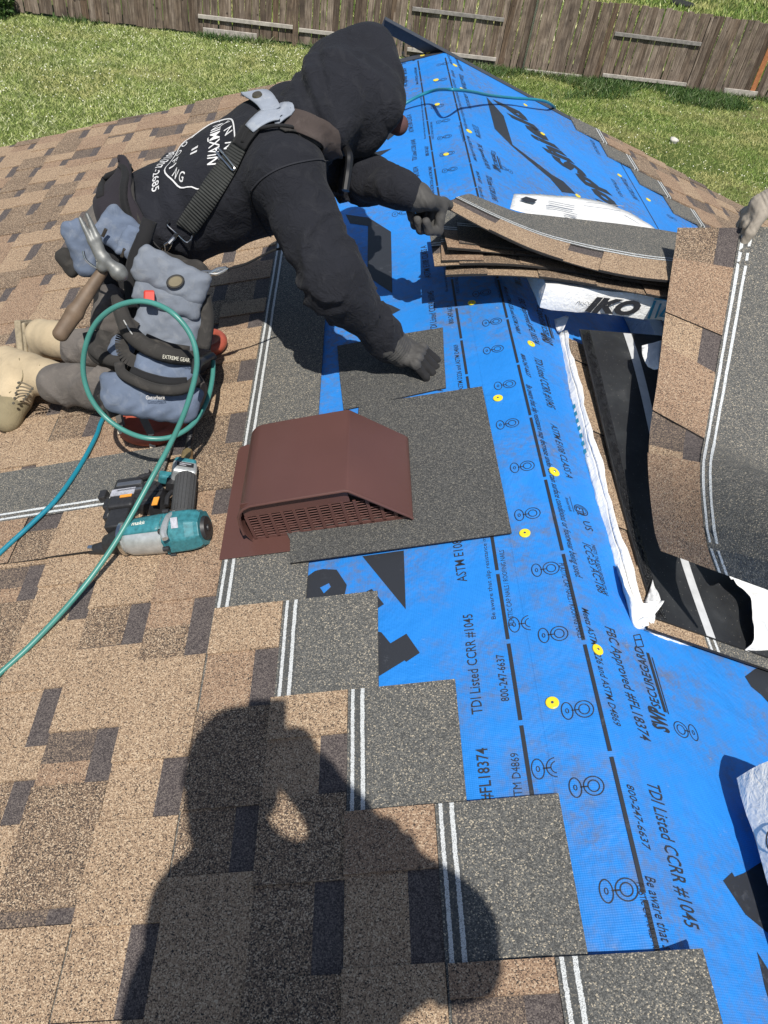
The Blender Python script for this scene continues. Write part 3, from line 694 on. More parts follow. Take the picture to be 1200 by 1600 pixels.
# ---- bent shingles: boxes cut along the length and laid on a curved surface
def bent_shingle(fn, seed, length=FULL, seg=16, name='shingle', label=None, group=None, back=False):
    r = random.Random(seed); V = []; Fc = []; Mi = []
    def S(x, y, z):
        e = .004; p = np.asarray(fn(x, y)); dx = np.asarray(fn(x+e, y))-p; dy = np.asarray(fn(x, y+e))-p; n = np.cross(dx, dy); return p + n/np.linalg.norm(n)*z
    def bx(x0, x1, y0, y1, z0, z1, mt, side_mt=7):
        k = max(1, int(math.ceil((y1-y0)/(length/seg)))); kx = max(1, int(round((x1-x0)/.07))); n0 = len(V); xs = np.linspace(x0, x1, kx+1)
        for i in range(k+1):
            y = y0+(y1-y0)*i/k
            for x in xs: V.append(S(x, y, z1))
            for x in xs: V.append(S(x, y, z0))
        wd = 2*(kx+1); md = kx+1
        for i in range(k):
            a, b = n0+i*wd, n0+(i+1)*wd
            for j in range(kx):
                Fc.append((a+j, a+j+1, b+j+1, b+j)); Mi.append(mt); Fc.append((a+md+j, b+md+j, b+md+j+1, a+md+j+1)); Mi.append(8)
            Fc.append((a, b, b+md, a+md)); Mi.append(side_mt); Fc.append((a+kx, a+md+kx, b+md+kx, b+kx)); Mi.append(side_mt)
        for a in (n0, n0+k*wd):
            for j in range(kx): Fc.append((a+j, a+md+j, a+md+j+1, a+j+1)); Mi.append(side_mt)
    nb = 4; base = [r.choice([0, 0, 1, 2, 2, 3]) for _ in range(nb)]
    for i in range(nb): bx(.001, .1, length*i/nb, length*(i+1)/nb, 0, .003, base[i])
    bx(.1, .1492, 0, length, 0, .003, 4); bx(.1494, SW, 0, length, 0, .0062, 6)
    y = -r.uniform(0, .1)
    while y < length:
        tw = r.choice([.16, .19, .22, .26, .3]); gw = r.choice([.1, .12, .14]); a, b = max(0, y), min(length, y+tw)
        if b-a > .02: bx(0, .149, a, b, .0032, .0070, r.choices([0, 1, 2, 3], [38, 26, 30, 6])[0])
        y += tw+gw
    V2 = np.array(V); o = mesh_obj(name, V2, Fc, [G_TAN, G_ROSE, G_MIX, G_BRN, G_SHD, G_GRY, G_GRY, ASPH, BACK], None, Mi, origin=V2.mean(axis=0))
    return tag(o, label, 'shingle', group)
def line_strips(fn, parent_obj, length, mats, zs=.0068, seg=30, wd=(.1585, .1765), half=.0035):
    """the two pale lines, laid as thin painted strips on a bent shingle"""
    m = MB(); r = random.Random(3)
    for x in wd:
        prev = None
        for i in range(seg+1):
            y = length*i/seg; e = .004; p = np.asarray(fn(x, y)); n = np.cross(np.asarray(fn(x+e, y))-p, np.asarray(fn(x, y+e))-p); n = nrm(n)
            a = np.asarray(fn(x-half*r.uniform(.8, 1.2), y))+n*zs; b = np.asarray(fn(x+half*r.uniform(.8, 1.2), y))+n*zs
            if prev is not None: m.add([prev[0], prev[1], b, a], [(0, 1, 2, 3)])
            prev = (a, b)
    return m.build('painted_line', mats, parent_obj)
def chalk():
    a = NT('pale_sealant_line'); c = a.coord(); n = a.noise(c, 420, 3, .8)
    return a.out(Base_Color=a.ramp(n.outputs[0], [(.4, (.22, .23, .23)), (.52, (.66, .69, .70))]), Roughness=.8)
CHALK = chalk()

# the loose shingle that lies across the courses under the nail gun
X0 = nrm(EY*1.0 + AL*-.035); Z0 = nrm(NL + AL*.022); Y0 = np.cross(Z0, X0)
lp = L(1.262, .945, .028)
fn0 = lambda x, y: lp + X0*x + Y0*y
t = bent_shingle(fn0, 11, seg=4, label='single shingle lying crosswise under the blue nail gun, grey half up the roof')
line_strips(fn0, t, FULL, CHALK)

# ================================================================== the bundles and the fan of shingles over the ridge
def film_mat(name='white_film', col=(.80, .80, .79)):
    a = NT(name); c = a.coord(); w1 = a.noise(c, 14, 4, .65, 1.2); w2 = a.noise(c, 60, 3, .6, .8)
    h = a.math('ADD', a.math('MULTIPLY', w1.outputs[0], 3.0), w2.outputs[0])
    return a.out(Base_Color=a.ramp(a.noise(c, 8, 3).outputs[0], [(.35, tuple(x*.93 for x in col)), (.6, col)]), Roughness=.34, Specular_IOR_Level=.5, Subsurface_Weight=.0, Normal=a.bump(h, .55, .004))
FILM = film_mat(); 
FINK = plain('film_print_black', (.025, .025, .028), .4, var=.15)
FTEAL = plain('film_print_teal', (.03, .22, .34), .4, var=.15)
FGREY = plain('film_print_grey', (.30, .31, .33), .5, var=.2, scale=200)
TAPE = plain('release_tape', (.55, .56, .57), .4, var=.1)
SEAL = plain('tar_sealant', (.012, .012, .013), .22, var=.3, scale=260, bump=1.0, bdist=.004)

def seg3(pts):
    """piecewise curve through 3D points, parameter = arc length"""
    C = spline(pts, 14); d = np.concatenate([[0], np.cumsum(np.linalg.norm(np.diff(C, axis=0), axis=1))])
    def f(s):
        s = np.clip(s, -.05, d[-1]+1.5)
        if s >= d[-1]: return C[-1] + nrm(C[-1]-C[-3])*(s-d[-1])
        if s < 0: return C[0] + nrm(C[0]-C[2])*(-s)
        i = min(int(np.searchsorted(d, s, side='right'))-1, len(C)-2); t = (s-d[i])/(d[i+1]-d[i]+1e-12); return C[i]*(1-t)+C[i+1]*t
    return f
EX, EZ = np.array([1.0, 0, 0]), np.array([0, 0, 1.0])
ED, EW, EN = EX, nrm(EY-EZ*.10), nrm(EZ+EY*.10)                                             # the bundle over the ridge lies level, along x
bA = np.array([.075, 1.965, .04])
bun = thing('shingle_bundle', 'white wrapped shingle bundle with bold black lettering under the fanned shingles', 'shingle bundle', bA, 'bundles of shingles on the roof')
def soft_box(name, o, ex, ey, ez, lx, ly, lz, mat, parent, n=(26, 12, 4), amp=.004, seed=1, r=.012):
    """wrinkled wrapper: a rounded box with its film pulled in and out a little"""
    v = []; f = []; g = np.random.default_rng(seed); ph = g.uniform(0, 6.28, 12)
    def pt(a, b, c):
        q = np.array([a*lx, b*ly, c*lz]); L_ = np.array([lx, ly, lz]); i = np.clip(q, r, L_-r); d = q-i; nn = np.linalg.norm(d)
        if nn > 1e-9: q = i+d/nn*min(r, nn if nn < r else r)
        nv = (d/nn if nn > 1e-9 else np.zeros(3)); wob = amp*(sin(q[0]*31+ph[0]+2*sin(q[1]*19+ph[1]))*.5+sin(q[0]*67+q[2]*80+ph[2])*.35+sin(q[1]*53+ph[3]+q[0]*20)*.35)
        q = q+nv*wob; return o + ex*q[0]+ey*q[1]+ez*q[2]
    def face(fn, nu, nv):
        k = len(v)
        for i in range(nu+1):
            for j in range(nv+1): v.append(fn(i/nu, j/nv))
        for i in range(nu):
            for j in range(nv): a = k+i*(nv+1)+j; f.append((a, a+nv+1, a+nv+2, a+1))
    face(lambda s, t: pt(s, t, 1), n[0], n[1]); face(lambda s, t: pt(s, 0, 1-t), n[0], n[2]); face(lambda s, t: pt(s, 1, t), n[0], n[2]); face(lambda s, t: pt(0, s, t), n[1], n[2]); face(lambda s, t: pt(1, 1-s, t), n[1], n[2]); face(lambda s, t: pt(s, 1-t, 0), 4, 2)
    ob = mesh_obj(name, v, f, mat, parent, smooth=True); return ob
soft_box('wrapper', bA, ED, EW, EN, 1.0, .36, .077, FILM, bun, amp=.004, seed=4)
for k, (hh, lb) in enumerate([(.001, 'wrapped bundle lying on the slope, lower of two under the level bundle'), (.087, 'wrapped bundle lying on the slope, upper of two under the level bundle')]):
    o_ = R(1.99, .50+.05*k, hh); q_ = thing('shingle_bundle', lb, 'shingle bundle', o_, 'bundles of shingles on the roof'); soft_box('wrapper', o_, AR, EY, NR, 1.0, .345, .083 if k == 0 else .06, FILM, q_, amp=.003, seed=20+k)
def text_mesh(body, name, mat, parent, org, ex, ey, width, height, bold=.0, shear=0.0, fn=None):
    """lettering on a flat patch: org is the left foot of the line"""
    cu = bpy.data.curves.new('t', 'FONT'); cu.body = body; cu.size = 1; cu.offset = bold; cu.resolution_u = 3; cu.shear = shear
    o = bpy.data.objects.new('t', cu); COL.objects.link(o); dg = bpy.context.evaluated_depsgraph_get(); me = bpy.data.meshes.new_from_object(o.evaluated_get(dg))
    co = np.array([v.co[:2] for v in me.vertices]); fc = [tuple(p.vertices) for p in me.polygons]; bpy.data.objects.remove(o); bpy.data.curves.remove(cu); bpy.data.meshes.remove(me)
    x0, x1 = co[:, 0].min(), co[:, 0].max(); V = [org + ex*(x-x0)/(x1-x0)*width + ey*y/.7*height for x, y in co]
    if fn: V = [fn(q) for q in V]
    return mesh_obj(name, V, fc, mat, parent)
nf = -EW
text_mesh('IKO', 'printed_lettering', FINK, bun, bA + ED*.13 + EN*.014 + nf*.0055, ED, EN, .155, .040, .06, .35)
m = MB()
for (a, b, c, d) in ((.315, .008, .008, .055), (.315, .066, .30, .005), (.335, .012, .006, .045)): m.add([bA+ED*a+EN*b+nf*.006, bA+ED*(a+c)+EN*b+nf*.006, bA+ED*(a+c)+EN*(b+d)+nf*.006, bA+ED*a+EN*(b+d)+nf*.006], [(0, 1, 2, 3)])
m.build('printed_frame', FTEAL, bun)
text_mesh('Dynasty', 'printed_lettering', FTEAL, bun, bA + ED*.345 + EN*.018 + nf*.0058, ED, EN, .24, .03, .01, .2)
m = MB()
for k in range(9): m.tube(spline([bA+ED*(.10+.012*k)+EN*(.030+.003*(k % 3))+nf*.0058, bA+ED*(.106+.012*k)+EN*(.040-.004*(k % 2))+nf*.0058, bA+ED*(.112+.012*k)+EN*(.029+.002*k % .006)+nf*.0058], 3), .0007, 4)
m.build('printed_scrawl', FINK, bun)
# torn film lying open on the far side
def film_patch(name, top, bot, nt, mat, parent, amp=.004, seed=2, thick=.0006):
    """film stretched between two edge curves (3D), with folds"""
    a, b = spline(top, 10), spline(bot, 10); k = min(len(a), len(b)); g = np.random.default_rng(seed); ph = g.uniform(0, 6, 8)
    ia = np.linspace(0, len(a)-1, 40); P = [np.stack([np.interp(ia, np.arange(len(a)), a[:, c]) for c in range(3)], 1), np.stack([np.interp(np.linspace(0, len(b)-1, 40), np.arange(len(b)), b[:, c]) for c in range(3)], 1)]
    v = []; f = []
    for i in range(40):
        for j in range(nt+1):
            t = j/nt; q = P[0][i]*(1-t)+P[1][i]*t; v.append(q + np.array([0, 0, 1])*amp*(sin(i*.55+ph[0]+3*t)+.6*sin(i*1.3+ph[1]-5*t)+.5*sin(7*t+ph[2]+i*.2))*(.3+.7*sin(pi*min(1, max(0, t)))))
    for i in range(39):
        for j in range(nt): a_ = i*(nt+1)+j; f.append((a_, a_+nt+1, a_+nt+2, a_+1))
    o = mesh_obj(name, v, f, mat, parent, smooth=True); s = o.modifiers.new('solid', 'SOLIDIFY'); s.thickness = thick; return o
tp_ = [PX(x, y, h, 'Z') for x, y, h in ((803, 303, .06), (850, 304, .07), (905, 309, .08), (960, 322, .085), (1005, 345, .085), (1035, 368, .08), (1060, 396, .08), (1100, 430, .08))]
bt_ = [PX(x, y, h, 'Z') for x, y, h in ((797, 326, .09), (850, 340, .10), (905, 354, .10), (960, 374, .095), (1005, 394, .09), (1035, 414, .085), (1060, 432, .08), (1100, 455, .08))]
flap = film_patch('torn_film', tp_, bt_, 8, FILM, bun, .003, 3)
def on_flap(x, y, h): return PX(x, y, h+.022, 'Z')
m = MB()
for (x0, y0, x1, y1, wd) in ((857, 314, 898, 322, .018), (882, 331, 902, 335, .022), (915, 316, 975, 322, .004), (980, 330, 1004, 343, .004)):
    for r_ in range(3 if wd > .01 else 1):
        a, b = on_flap(x0, y0+r_*3, .082), on_flap(x1, y1+r_*3, .086); m.bar(a, b, .006 if wd > .01 else .003, .0006, up=NR)
m.build('printed_lines', FGREY, bun)
m = MB(); v, f = prism([tuple(uv(PX(x, y, .03, 'R'), 'R')) for x, y in ((812, 312), (822, 307), (838, 311), (834, 315), (822, 314))], .056, .0566, 'R'); v = [PX(x, y, .09, 'Z') for x, y in ((812, 311), (822, 307), (840, 312), (834, 317), (822, 315))]; m.add(v, [(0, 1, 2, 3, 4)]); m.build('printed_mark', FINK, bun)

# the fan of loose shingles on top
GS = 'loose shingles fanned over the ridge'
fan = [((700, 415), .122, .0, 'bottom shingle of the fanned stack on the ridge'), ((682, 402), .129, .02, 'shingle second from the bottom of the fanned stack, jutting out furthest'), ((693, 395), .136, -.012, 'middle shingle of the fanned stack, its end just above the jutting one'),
       ((700, 384), .144, .004, 'shingle fourth from the bottom of the fanned stack, partly under the set back one'), ((719, 374), .150, .022, 'upper shingle of the fanned stack, set back, below the lifted one')]
for i, ((x, y), z, dw, lb) in enumerate(fan):
    p0 = PX(x, y, z, 'Z'); rot = (-.055, .02, -.03, .045, -.02)[i]; e_ = np.array([cos(rot), sin(rot)-.05, 0]); e_ = nrm(e_); w_ = nrm(np.cross(EZ, e_)-EZ*.135)
    def fn(x_, y_, p0=p0, e_=e_, w_=w_, i=i):
        s = FULL-y_; dr = -.035*max(0, .34-s)**2/.34**2*(1 if i < 3 else .35) - .10*max(0, s-.5)**2
        return p0 + e_*s + w_*x_ + EZ*(dr + .006*sin(5*s+i))
    t = bent_shingle(fn, 40+i, seg=20, label=lb, group=GS)
    line_strips(fn, t, FULL, CHALK)
# the top one, lifted by the worker
c = seg3([PX(688, 321, .24, 'Z'), PX(770, 365, .20, 'Z'), PX(860, 403, .178, 'Z'), PX(1000, 437, .163, 'Z'), np.array([.74, 2.02, .15])])
far = PX(736, 301, .155, 'Z'); dl = nrm(far-PX(688, 321, .24, 'Z')); dr_ = nrm(np.array([.12, .33, -.03]))
def fnt(x_, y_, c=c):
    s = FULL-y_; p = c(s); tt = np.clip(s/.5, 0, 1); d = nrm(dl*(1-tt)+dr_*tt); return p + d*x_ + EZ*(-.25*max(0, x_-.15)**2)
t = bent_shingle(fnt, 62, seg=22, label='top shingle of the stack, its left end lifted in the worker\'s glove', group=GS); line_strips(fnt, t, FULL, CHALK)
TOPEDGE = c

# ---- the opened bundle along the ridge
GB = 'bundles of shingles on the roof'
ob = R(.945, .138, .0)
b2 = thing('bundle_wrapper', 'torn white film round the opened shingle bundle, ragged at its near corner', 'wrapper', ob)
d2 = nrm(R(1.0, .045)); w2 = nrm(np.cross(d2, NR))                     # along, and down-slope across
def DY(y): return EY*y + AR*(-.0333*y+.0723*y*y)
GF = 'shingles in the opened bundle'
for i, (dx, dy, lb) in enumerate([(0, .008, 'bottom shingle of the opened bundle, brown edge along its white film'), (.004, -.004, 'face up shingle in the opened bundle, directly under the black backed one')]):
    h0 = .003+i*.0085
    fn = lambda x, y, h0=h0, dx=dx, dy=dy: ob + w2*(x+dx+.006) + DY(y+dy-.012) + NR*(h0+.010*sin(3*y))
    fn2 = lambda x, y, fn=fn: fn(x, y)
    t = bent_shingle(fn2, 70+i, seg=12, label=lb, group=GF)
    line_strips(fn2, t, FULL, CHALK)
# upside down shingle: black back, tar band, release tape
def fback(x, y):
    q = min(1, max(0, (y-.12)/.85)); q = q*q*(3-2*q); return ob + w2*(x*(1-.06*q)+.034) + DY(y+.012) + NR*(.0235+.012*sin(3*y)+q*(.022+.36*x))
def sheet_fn(fn, x0, x1, y0, y1, nx, ny, z, name, mats, parent=None, thick=0.0, origin=None):
    v = []; f = []
    for i in range(ny+1):
        for j in range(nx+1):
            x = x0+(x1-x0)*j/nx; y = y0+(y1-y0)*i/ny; e = .004; p = np.asarray(fn(x, y)); n = nrm(np.cross(np.asarray(fn(x+e, y))-p, np.asarray(fn(x, y+e))-p)); v.append(p+n*z)
    for i in range(ny):
        for j in range(nx): a = i*(nx+1)+j; f.append((a, a+1, a+nx+2, a+nx+1))
    o = mesh_obj(name, v, f, mats, parent, origin=origin)
    if thick: s = o.modifiers.new('solid', 'SOLIDIFY'); s.thickness = thick; s.offset = -1
    return o
bk = sheet_fn(fback, 0, .345, 0, 1.035, 6, 20, .0, 'shingle', [BACK], None, .005, origin=fback(.17, .5))
tag(bk, 'upside down shingle with black back and pale tape strip on the opened bundle', 'shingle', GF)
sheet_fn(fback, .128, .151, 0, 1.03, 1, 24, .0010, 'release_tape', [TAPE], bk, .0006)
m = MB(); r = random.Random(5)
for i in range(230):
    y = r.uniform(.01, 1.02); x = .008+.018*r.random(); p = fback(x, y); a = r.uniform(.0015, .0045); m.box(p+NR*.0008, w2*a*.6, d2*a, NR*.0014)
tag(m.build('tar_sealant', SEAL, bk), kind='stuff')
sheet_fn(fback, .003, .029, 0.005, 1.03, 1, 24, .0005, 'tar_band', [SEAL], bk, .0004)
# the film: a band up the left side, the ragged near corner, the strip along the near end and the crumpled right part
ys = np.linspace(-.012, 1.06, 34); rg = lambda y: .5*sin(19*y+1)+.35*sin(43*y)+.3*sin(97*y+2)
film_patch('wrapper_film', [ob+DY(y)-w2*(.005+.004*rg(y+.3))+NR*.001 for y in ys], [ob+DY(y)+w2*(.001+.002*rg(y))+NR*(.012+.010*sin(3*y)+.003*rg(y+.6)) for y in ys], 5, FILM, b2, .0016, 5)
film_patch('wrapper_film', [ob+DY(y)+w2*(.001+.002*rg(y))+NR*(.0125+.010*sin(3*y)+.003*rg(y+.6)) for y in ys], [ob+DY(y)+w2*(.009+.007*rg(y+.9)+.012*max(0, .3-y))+NR*(.0225+.012*sin(3*y)+.002*rg(y+.2)) for y in ys], 3, FILM, b2, .0012, 6)
film_patch('wrapper_film', [PX(*q, 'R') for q in ((965, 880, .022), (973, 904, .030), (984, 930, .037), (1006, 942, .042), (1022, 938, .046), (1038, 939, .047))], [PX(*q, 'R') for q in ((963, 886, .003), (976, 926, .003), (989, 977, .002), (1014, 980, .010), (1022, 962, .036), (1031, 950, .046))], 9, FILM, b2, .0035, 21)
for k, (a, b) in enumerate([([(990, 977, .001), (1000, 955, .012), (1012, 930, .03), (1020, 905, .034)], [(1020, 978, .014), (1024, 965, .03), (1022, 951, .042), (1032, 938, .044)]), ([(988, 974, .002), (1008, 985, .003), (1035, 998, .002), (1065, 1008, .001)], [(1012, 962, .036), (1021, 972, .02), (1040, 990, .012), (1064, 1001, .008)]),
        ([(1060, 1007, .001), (1100, 1014, .002), (1150, 1025, .002), (1215, 1040, .001)], [(1062, 1003, .004), (1110, 1008, .006), (1150, 1017, .012), (1215, 1010, .03)]),
        ([(1163, 1016, .02), (1178, 1000, .05), (1176, 970, .065), (1172, 935, .07), (1150, 910, .075), (1130, 885, .08)], [(1200, 1036, .004), (1225, 1010, .02), (1228, 970, .03), (1222, 930, .04), (1215, 900, .06), (1205, 862, .075)])]):
    film_patch('wrapper_film', [PX(*q, 'R') for q in a], [PX(*q, 'R') for q in b], 7, FILM, b2, .005 if k == 3 else .0025, 8+k)
film_patch('wrapper_film', [PX(*q, 'R') for q in ((1118, 858, .115), (1135, 859, .12), (1165, 864, .12), (1215, 868, .12))], [PX(*q, 'R') for q in ((1138, 900, .10), (1148, 905, .10), (1172, 893, .10), (1215, 900, .10))], 6, FILM, b2, .004, 15)
film_patch('wrapper_film', [PX(*q, 'R') for q in ((1003, 540, .165), (1004, 555, .16), (1012, 572, .155), (1022, 578, .155))], [PX(*q, 'R') for q in ((1038, 530, .19), (1034, 545, .185), (1032, 560, .18), (1034, 576, .175))], 4, FILM, b2, .001, 16)
film_patch('wrapper_film', [PX(*q, 'R') for q in ((866, 499, .01), (868, 510, .012), (872, 520, .008))], [PX(*q, 'R') for q in ((885, 493, .035), (888, 497, .04), (880, 515, .03))], 4, FILM, b2, .001, 17)
m = MB()
for i in range(9):
    y = .44+.030*i; a = ob+DY(y)-w2*.0072+NR*.0030
    m.add([a, a+d2*.016, a+d2*.018+w2*.0030+NR*.0075, a+d2*.002+w2*.0030+NR*.0075], [(0, 1, 2, 3)])
m.build('printed_pattern', FTEAL, b2)

# ---- the shingle the second roofer holds up
Apx = [(1036, 862, .10), (1025, 820, .108), (1014, 700, .145), (1025, 600, .195), (1040, 480, .262), (1052, 400, .32), (1058, 357, .358)]
Bpx = [(1135, 897), (1115, 830), (1106, 730), (1113, 670), (1140, 520), (1158, 420), (1170, 357)]
As = [PX(*q, 'R') for q in Apx]; Bs = []; hb = .10
for A_, q in zip(As, Bpx):
    best = min(np.linspace(hb-.02, hb+.16, 90), key=lambda h: abs(np.linalg.norm(PX(q[0], q[1], h, 'R')-A_)-.168)); hb = best; Bs.append(PX(q[0], q[1], best, 'R'))
fa, fb = seg3(As), seg3(Bs)
la = sum(np.linalg.norm(np.diff(spline(As, 14), axis=0), axis=1)); lb_ = sum(np.linalg.norm(np.diff(spline(Bs, 14), axis=0), axis=1))
def fheld(x, y):
    t = y/FULL; a, b = fa(t*la), fb(t*lb_); q = (b-a)/.168; return a + q*x
HELD = fheld
t = bent_shingle(fheld, 90, seg=26, label='shingle held upright by the second roofer, brown face and grey half to the right', group=None)
line_strips(fheld, t, FULL, CHALK)

# ---- the bundle at the lower right
c0 = PX(1145, 1213, .045, 'R'); d3 = nrm(R(-1.0, -.05)); w3 = nrm(np.cross(NR, d3)); w3 = nrm(w3*1 - NR*.10); n3 = nrm(np.cross(d3, w3))
if n3 @ NR < 0: n3 = -n3
b3 = thing('shingle_bundle', 'unopened white wrapped bundle cut off by the right edge, lower right', 'shingle bundle', c0, GB)
if w3 @ AR < 0: w3 = -w3
soft_box('wrapper', c0, d3, w3, n3, 1.0, .345, .085, FILM, b3, (30, 12, 5), .003, 9, .008)
c5 = c0+n3*.052
m = MB()
def band(a0, a1, z0, z1): m.add([c0+d3*a0+n3*z0-w3*.0062, c0+d3*a1+n3*z0-w3*.0062, c0+d3*a1+n3*z1-w3*.0062, c0+d3*a0+n3*z1-w3*.0062], [(0, 1, 2, 3)])
band(.155, .30, .045, .075)
m.build('printed_band', FINK, b3)
m = MB()
cc = c0 + d3*.125 + n3*.048 - w3*.0066
m.tube([cc + d3*.022*cos(a)+n3*.022*sin(a) for a in np.linspace(.4, 5.6, 22)], .0012, 5); m.tube([cc + d3*(.009+.010*cos(a))+n3*.010*sin(a) for a in np.linspace(0, 6.2, 14)], .0011, 5)
for a in (.3, 1.1, 2.2, 3.6): m.tube([cc+d3*.004*cos(a)+n3*.004*sin(a), cc+d3*.02*cos(a)+n3*.019*sin(a)], .0010, 5)
m.build('printed_emblem', FINK, b3)

# ================================================================== nail gun and hoses
GT = plain('teal_gun_paint', (.035, .175, .205), .42, var=.3, scale=90); GA = plain('cast_aluminium', (.50, .52, .52), .42, .55, .18, 60, .15)
GK = plain('black_gun_plastic', (.022, .022, .024), .5, var=.25, scale=120, bump=.15); GR = plain('dark_rubber_grip', (.055, .056, .058), .75, var=.15, scale=200, bump=.3)
GW = plain('label_silver', (.5, .5, .54), .35, .3, .3, 140); GO_ = plain('orange_label', (.75, .30, .04), .5); BRASS = plain('brass_fitting', (.48, .36, .18), .4, .7, .2)
gun = thing('nail_gun', 'blue and silver coil nail gun lying on the shingles beside the vent', 'nail gun', PX(240, 800, .03))
def GP(x, y, h): return PX(x, y, h)
m = MB(); a, b = GP(203, 840, .052), GP(262, 833, .054); ax = nrm(b-a)
m.tube([a-ax*.008, a, a+ax*.012, a+ax*.06, b, b+ax*.018], [.034, .039, .043, .045, .046, .047], 24); autosmooth(m.build('cylinder', GA, gun))
m = MB(); m.tube([a-ax*.013, a-ax*.004], [.041, .041], 24); autosmooth(m.build('collar', STEEL, gun))
upv = nrm(np.cross(ax, nrm(PX(262, 833, .054)-CAM))); tow = nrm(CAM-(a+b)/2)
# teal shell on the upper half of the barrel
sg = []; sf = []
for i, s in enumerate(np.linspace(.004, .118, 8)):
    for j, al in enumerate(np.linspace(-.35, 1.15, 9)):
        rr = (.0435+.022*s if s < .1 else .0457)+.0022; dirn = -upv*sin(al)+tow*cos(al) if False else nrm(np.cross(ax, np.cross(tow, ax)))*cos(al+.1) + nrm(np.cross(tow, ax))*sin(al+.1); sg.append(a+ax*s*.85+dirn*rr*(1 if 0 < i < 7 else .985))
for i in range(7):
    for j in range(8): sf.append((i*9+j, i*9+j+1, (i+1)*9+j+1, (i+1)*9+j))
tt_ = nrm(np.cross(tow, ax)); t2 = nrm(np.cross(ax, np.cross(tow, ax)))
if tt_[2]*0 + (tt_ @ _U) < 0: tt_ = -tt_
sg = []
for i, s in enumerate(np.linspace(.003, .118, 8)):
    for j, al in enumerate(np.linspace(.15, 1.35, 9)):
        rr = (.0415+.05*min(s, .1)*1.0)+.0012; sg.append(a+ax*s*.83+(t2*cos(al)+tt_*sin(al))*rr)
o = mesh_obj('teal_shell', sg, sf, GT, gun, smooth=True); so = o.modifiers.new('solid', 'SOLIDIFY'); so.thickness = .002; so.offset = 1
pos = lambda s, al, r: a+ax*s+(t2*cos(al)+tt_*sin(al))*r
text_mesh('makita', 'printed_lettering', plain('white_print', (.75, .72, .62), .5), gun, np.zeros(3), np.array([1., 0, 0]), np.array([0, 1., 0]), .040, .011, .01, .1, fn=lambda q: pos(.028+q[0], .62+q[1]/.046, .0462+.0*q[0]))
# head cap: faceted teal block with a black vent
c1, c2 = GP(266, 832, .055), GP(318, 825, .055); ax2 = nrm(c2-c1)
def octring(c, r, k=8, sq=.92):
    return [c + (t2*cos(q+pi/8)+tt_*sin(q+pi/8))*r for q in np.linspace(0, 2*pi, k, endpoint=False)]
m = MB(); rs = [(0, .049), (.008, .051), (.055, .050), (.075, .046), (.085, .037)]; V = []; Fq = []
for s, r_ in rs: V += octring(c1+ax2*s, r_)
for i in range(len(rs)-1):
    for j in range(8): Fq.append((i*8+j, i*8+(j+1) % 8, (i+1)*8+(j+1) % 8, (i+1)*8+j))
Fq.append(tuple(range(8))); Fq.append(tuple(32+j for j in range(8))[::-1]); m.add(V, Fq); bevel(m.build('head_cap', GT, gun), .004, 3)
m = MB(); m.cyl(c1+ax2*.080, c1+ax2*.092, .030, .026, 20); m.cyl(c1+ax2*.09, c1+ax2*.095, .009, .007, 12); autosmooth(m.build('exhaust_port', GK, gun))
m = MB(); m.box(c1+ax2*.035+t2*.0475+tt_*.02, ax2*.008, tt_*.012, t2*.001); m.build('warning_label', GW, gun)
for al in (.1, -.75, 1.2, -1.5):
    m = MB(); q = c1+ax2*.006+(t2*cos(al)+tt_*sin(al))*.052; m.cyl(q-ax2*.008, q+ax2*.006, .006, .006, 10); m.build('bolt', GK, gun)
m = MB(); m.tube(spline([GP(258, 842, .097), GP(255, 830, .102), GP(262, 810, .102), GP(272, 802, .09)], 6), .0075, 8); autosmooth(m.build('trigger_guard', GA, gun))
# handle
h1, h2 = GP(284, 812, .050), GP(291, 748, .052); m = MB(); hx = nrm(h2-h1)
m.tube([h1-hx*.01, h1+hx*.01, h1+hx*.04, h1+hx*.08, h2], [.026, .026, .0275, .028, .027], 18); autosmooth(m.build('grip', GR, gun))
m = MB()
for k in range(7):
    al = -.9+.3*k; q = nrm(np.cross(hx, tow)); q2_ = nrm(np.cross(q, hx)); w_ = q2_*cos(al)+q*sin(al)
    m.tube([h1+hx*.012+w_*.0275, h2-hx*.006+w_*.0285], .0012, 5)
m.build('grip_ribs', GR, gun)
e1 = GP(287, 741, .052); m = MB(); sx = nrm(np.cross(hx, tow)); sz = nrm(np.cross(sx, hx))
m.box(e1, sx*.030, hx*.021, sz*.030); bevel(m.build('handle_end', GA, gun), .009, 3)
m = MB(); m.box(e1+hx*.020, sx*.027, hx*.010, sz*.031); bevel(m.build('handle_cap', GT, gun), .007, 3)
m = MB(); m.box(e1+sz*.0305+hx*.002, sx*.020, hx*.007, sz*.0012); m.build('name_plate', GK, gun)
m = MB(); m.box(e1+sz*.0318+hx*.004, sx*.014, hx*.0012, sz*.0008); m.box(e1+sz*.0318-hx*.002-sx*.006, sx*.008, hx*.0011, sz*.0008); m.build('plate_mark', GW, gun)
m = MB(); m.box(GP(262, 747, .045), sx*.022, hx*.012, sz*.014); bevel(m.build('trigger_block', GT, gun), .005, 2)
m = MB(); m.tube(spline([GP(270, 768, .05), GP(262, 776, .055), GP(260, 790, .05)], 6), .006, 8); m.box(GP(266, 757, .05), sx*.010, hx*.01, sz*.012); autosmooth(m.build('trigger', GK, gun))
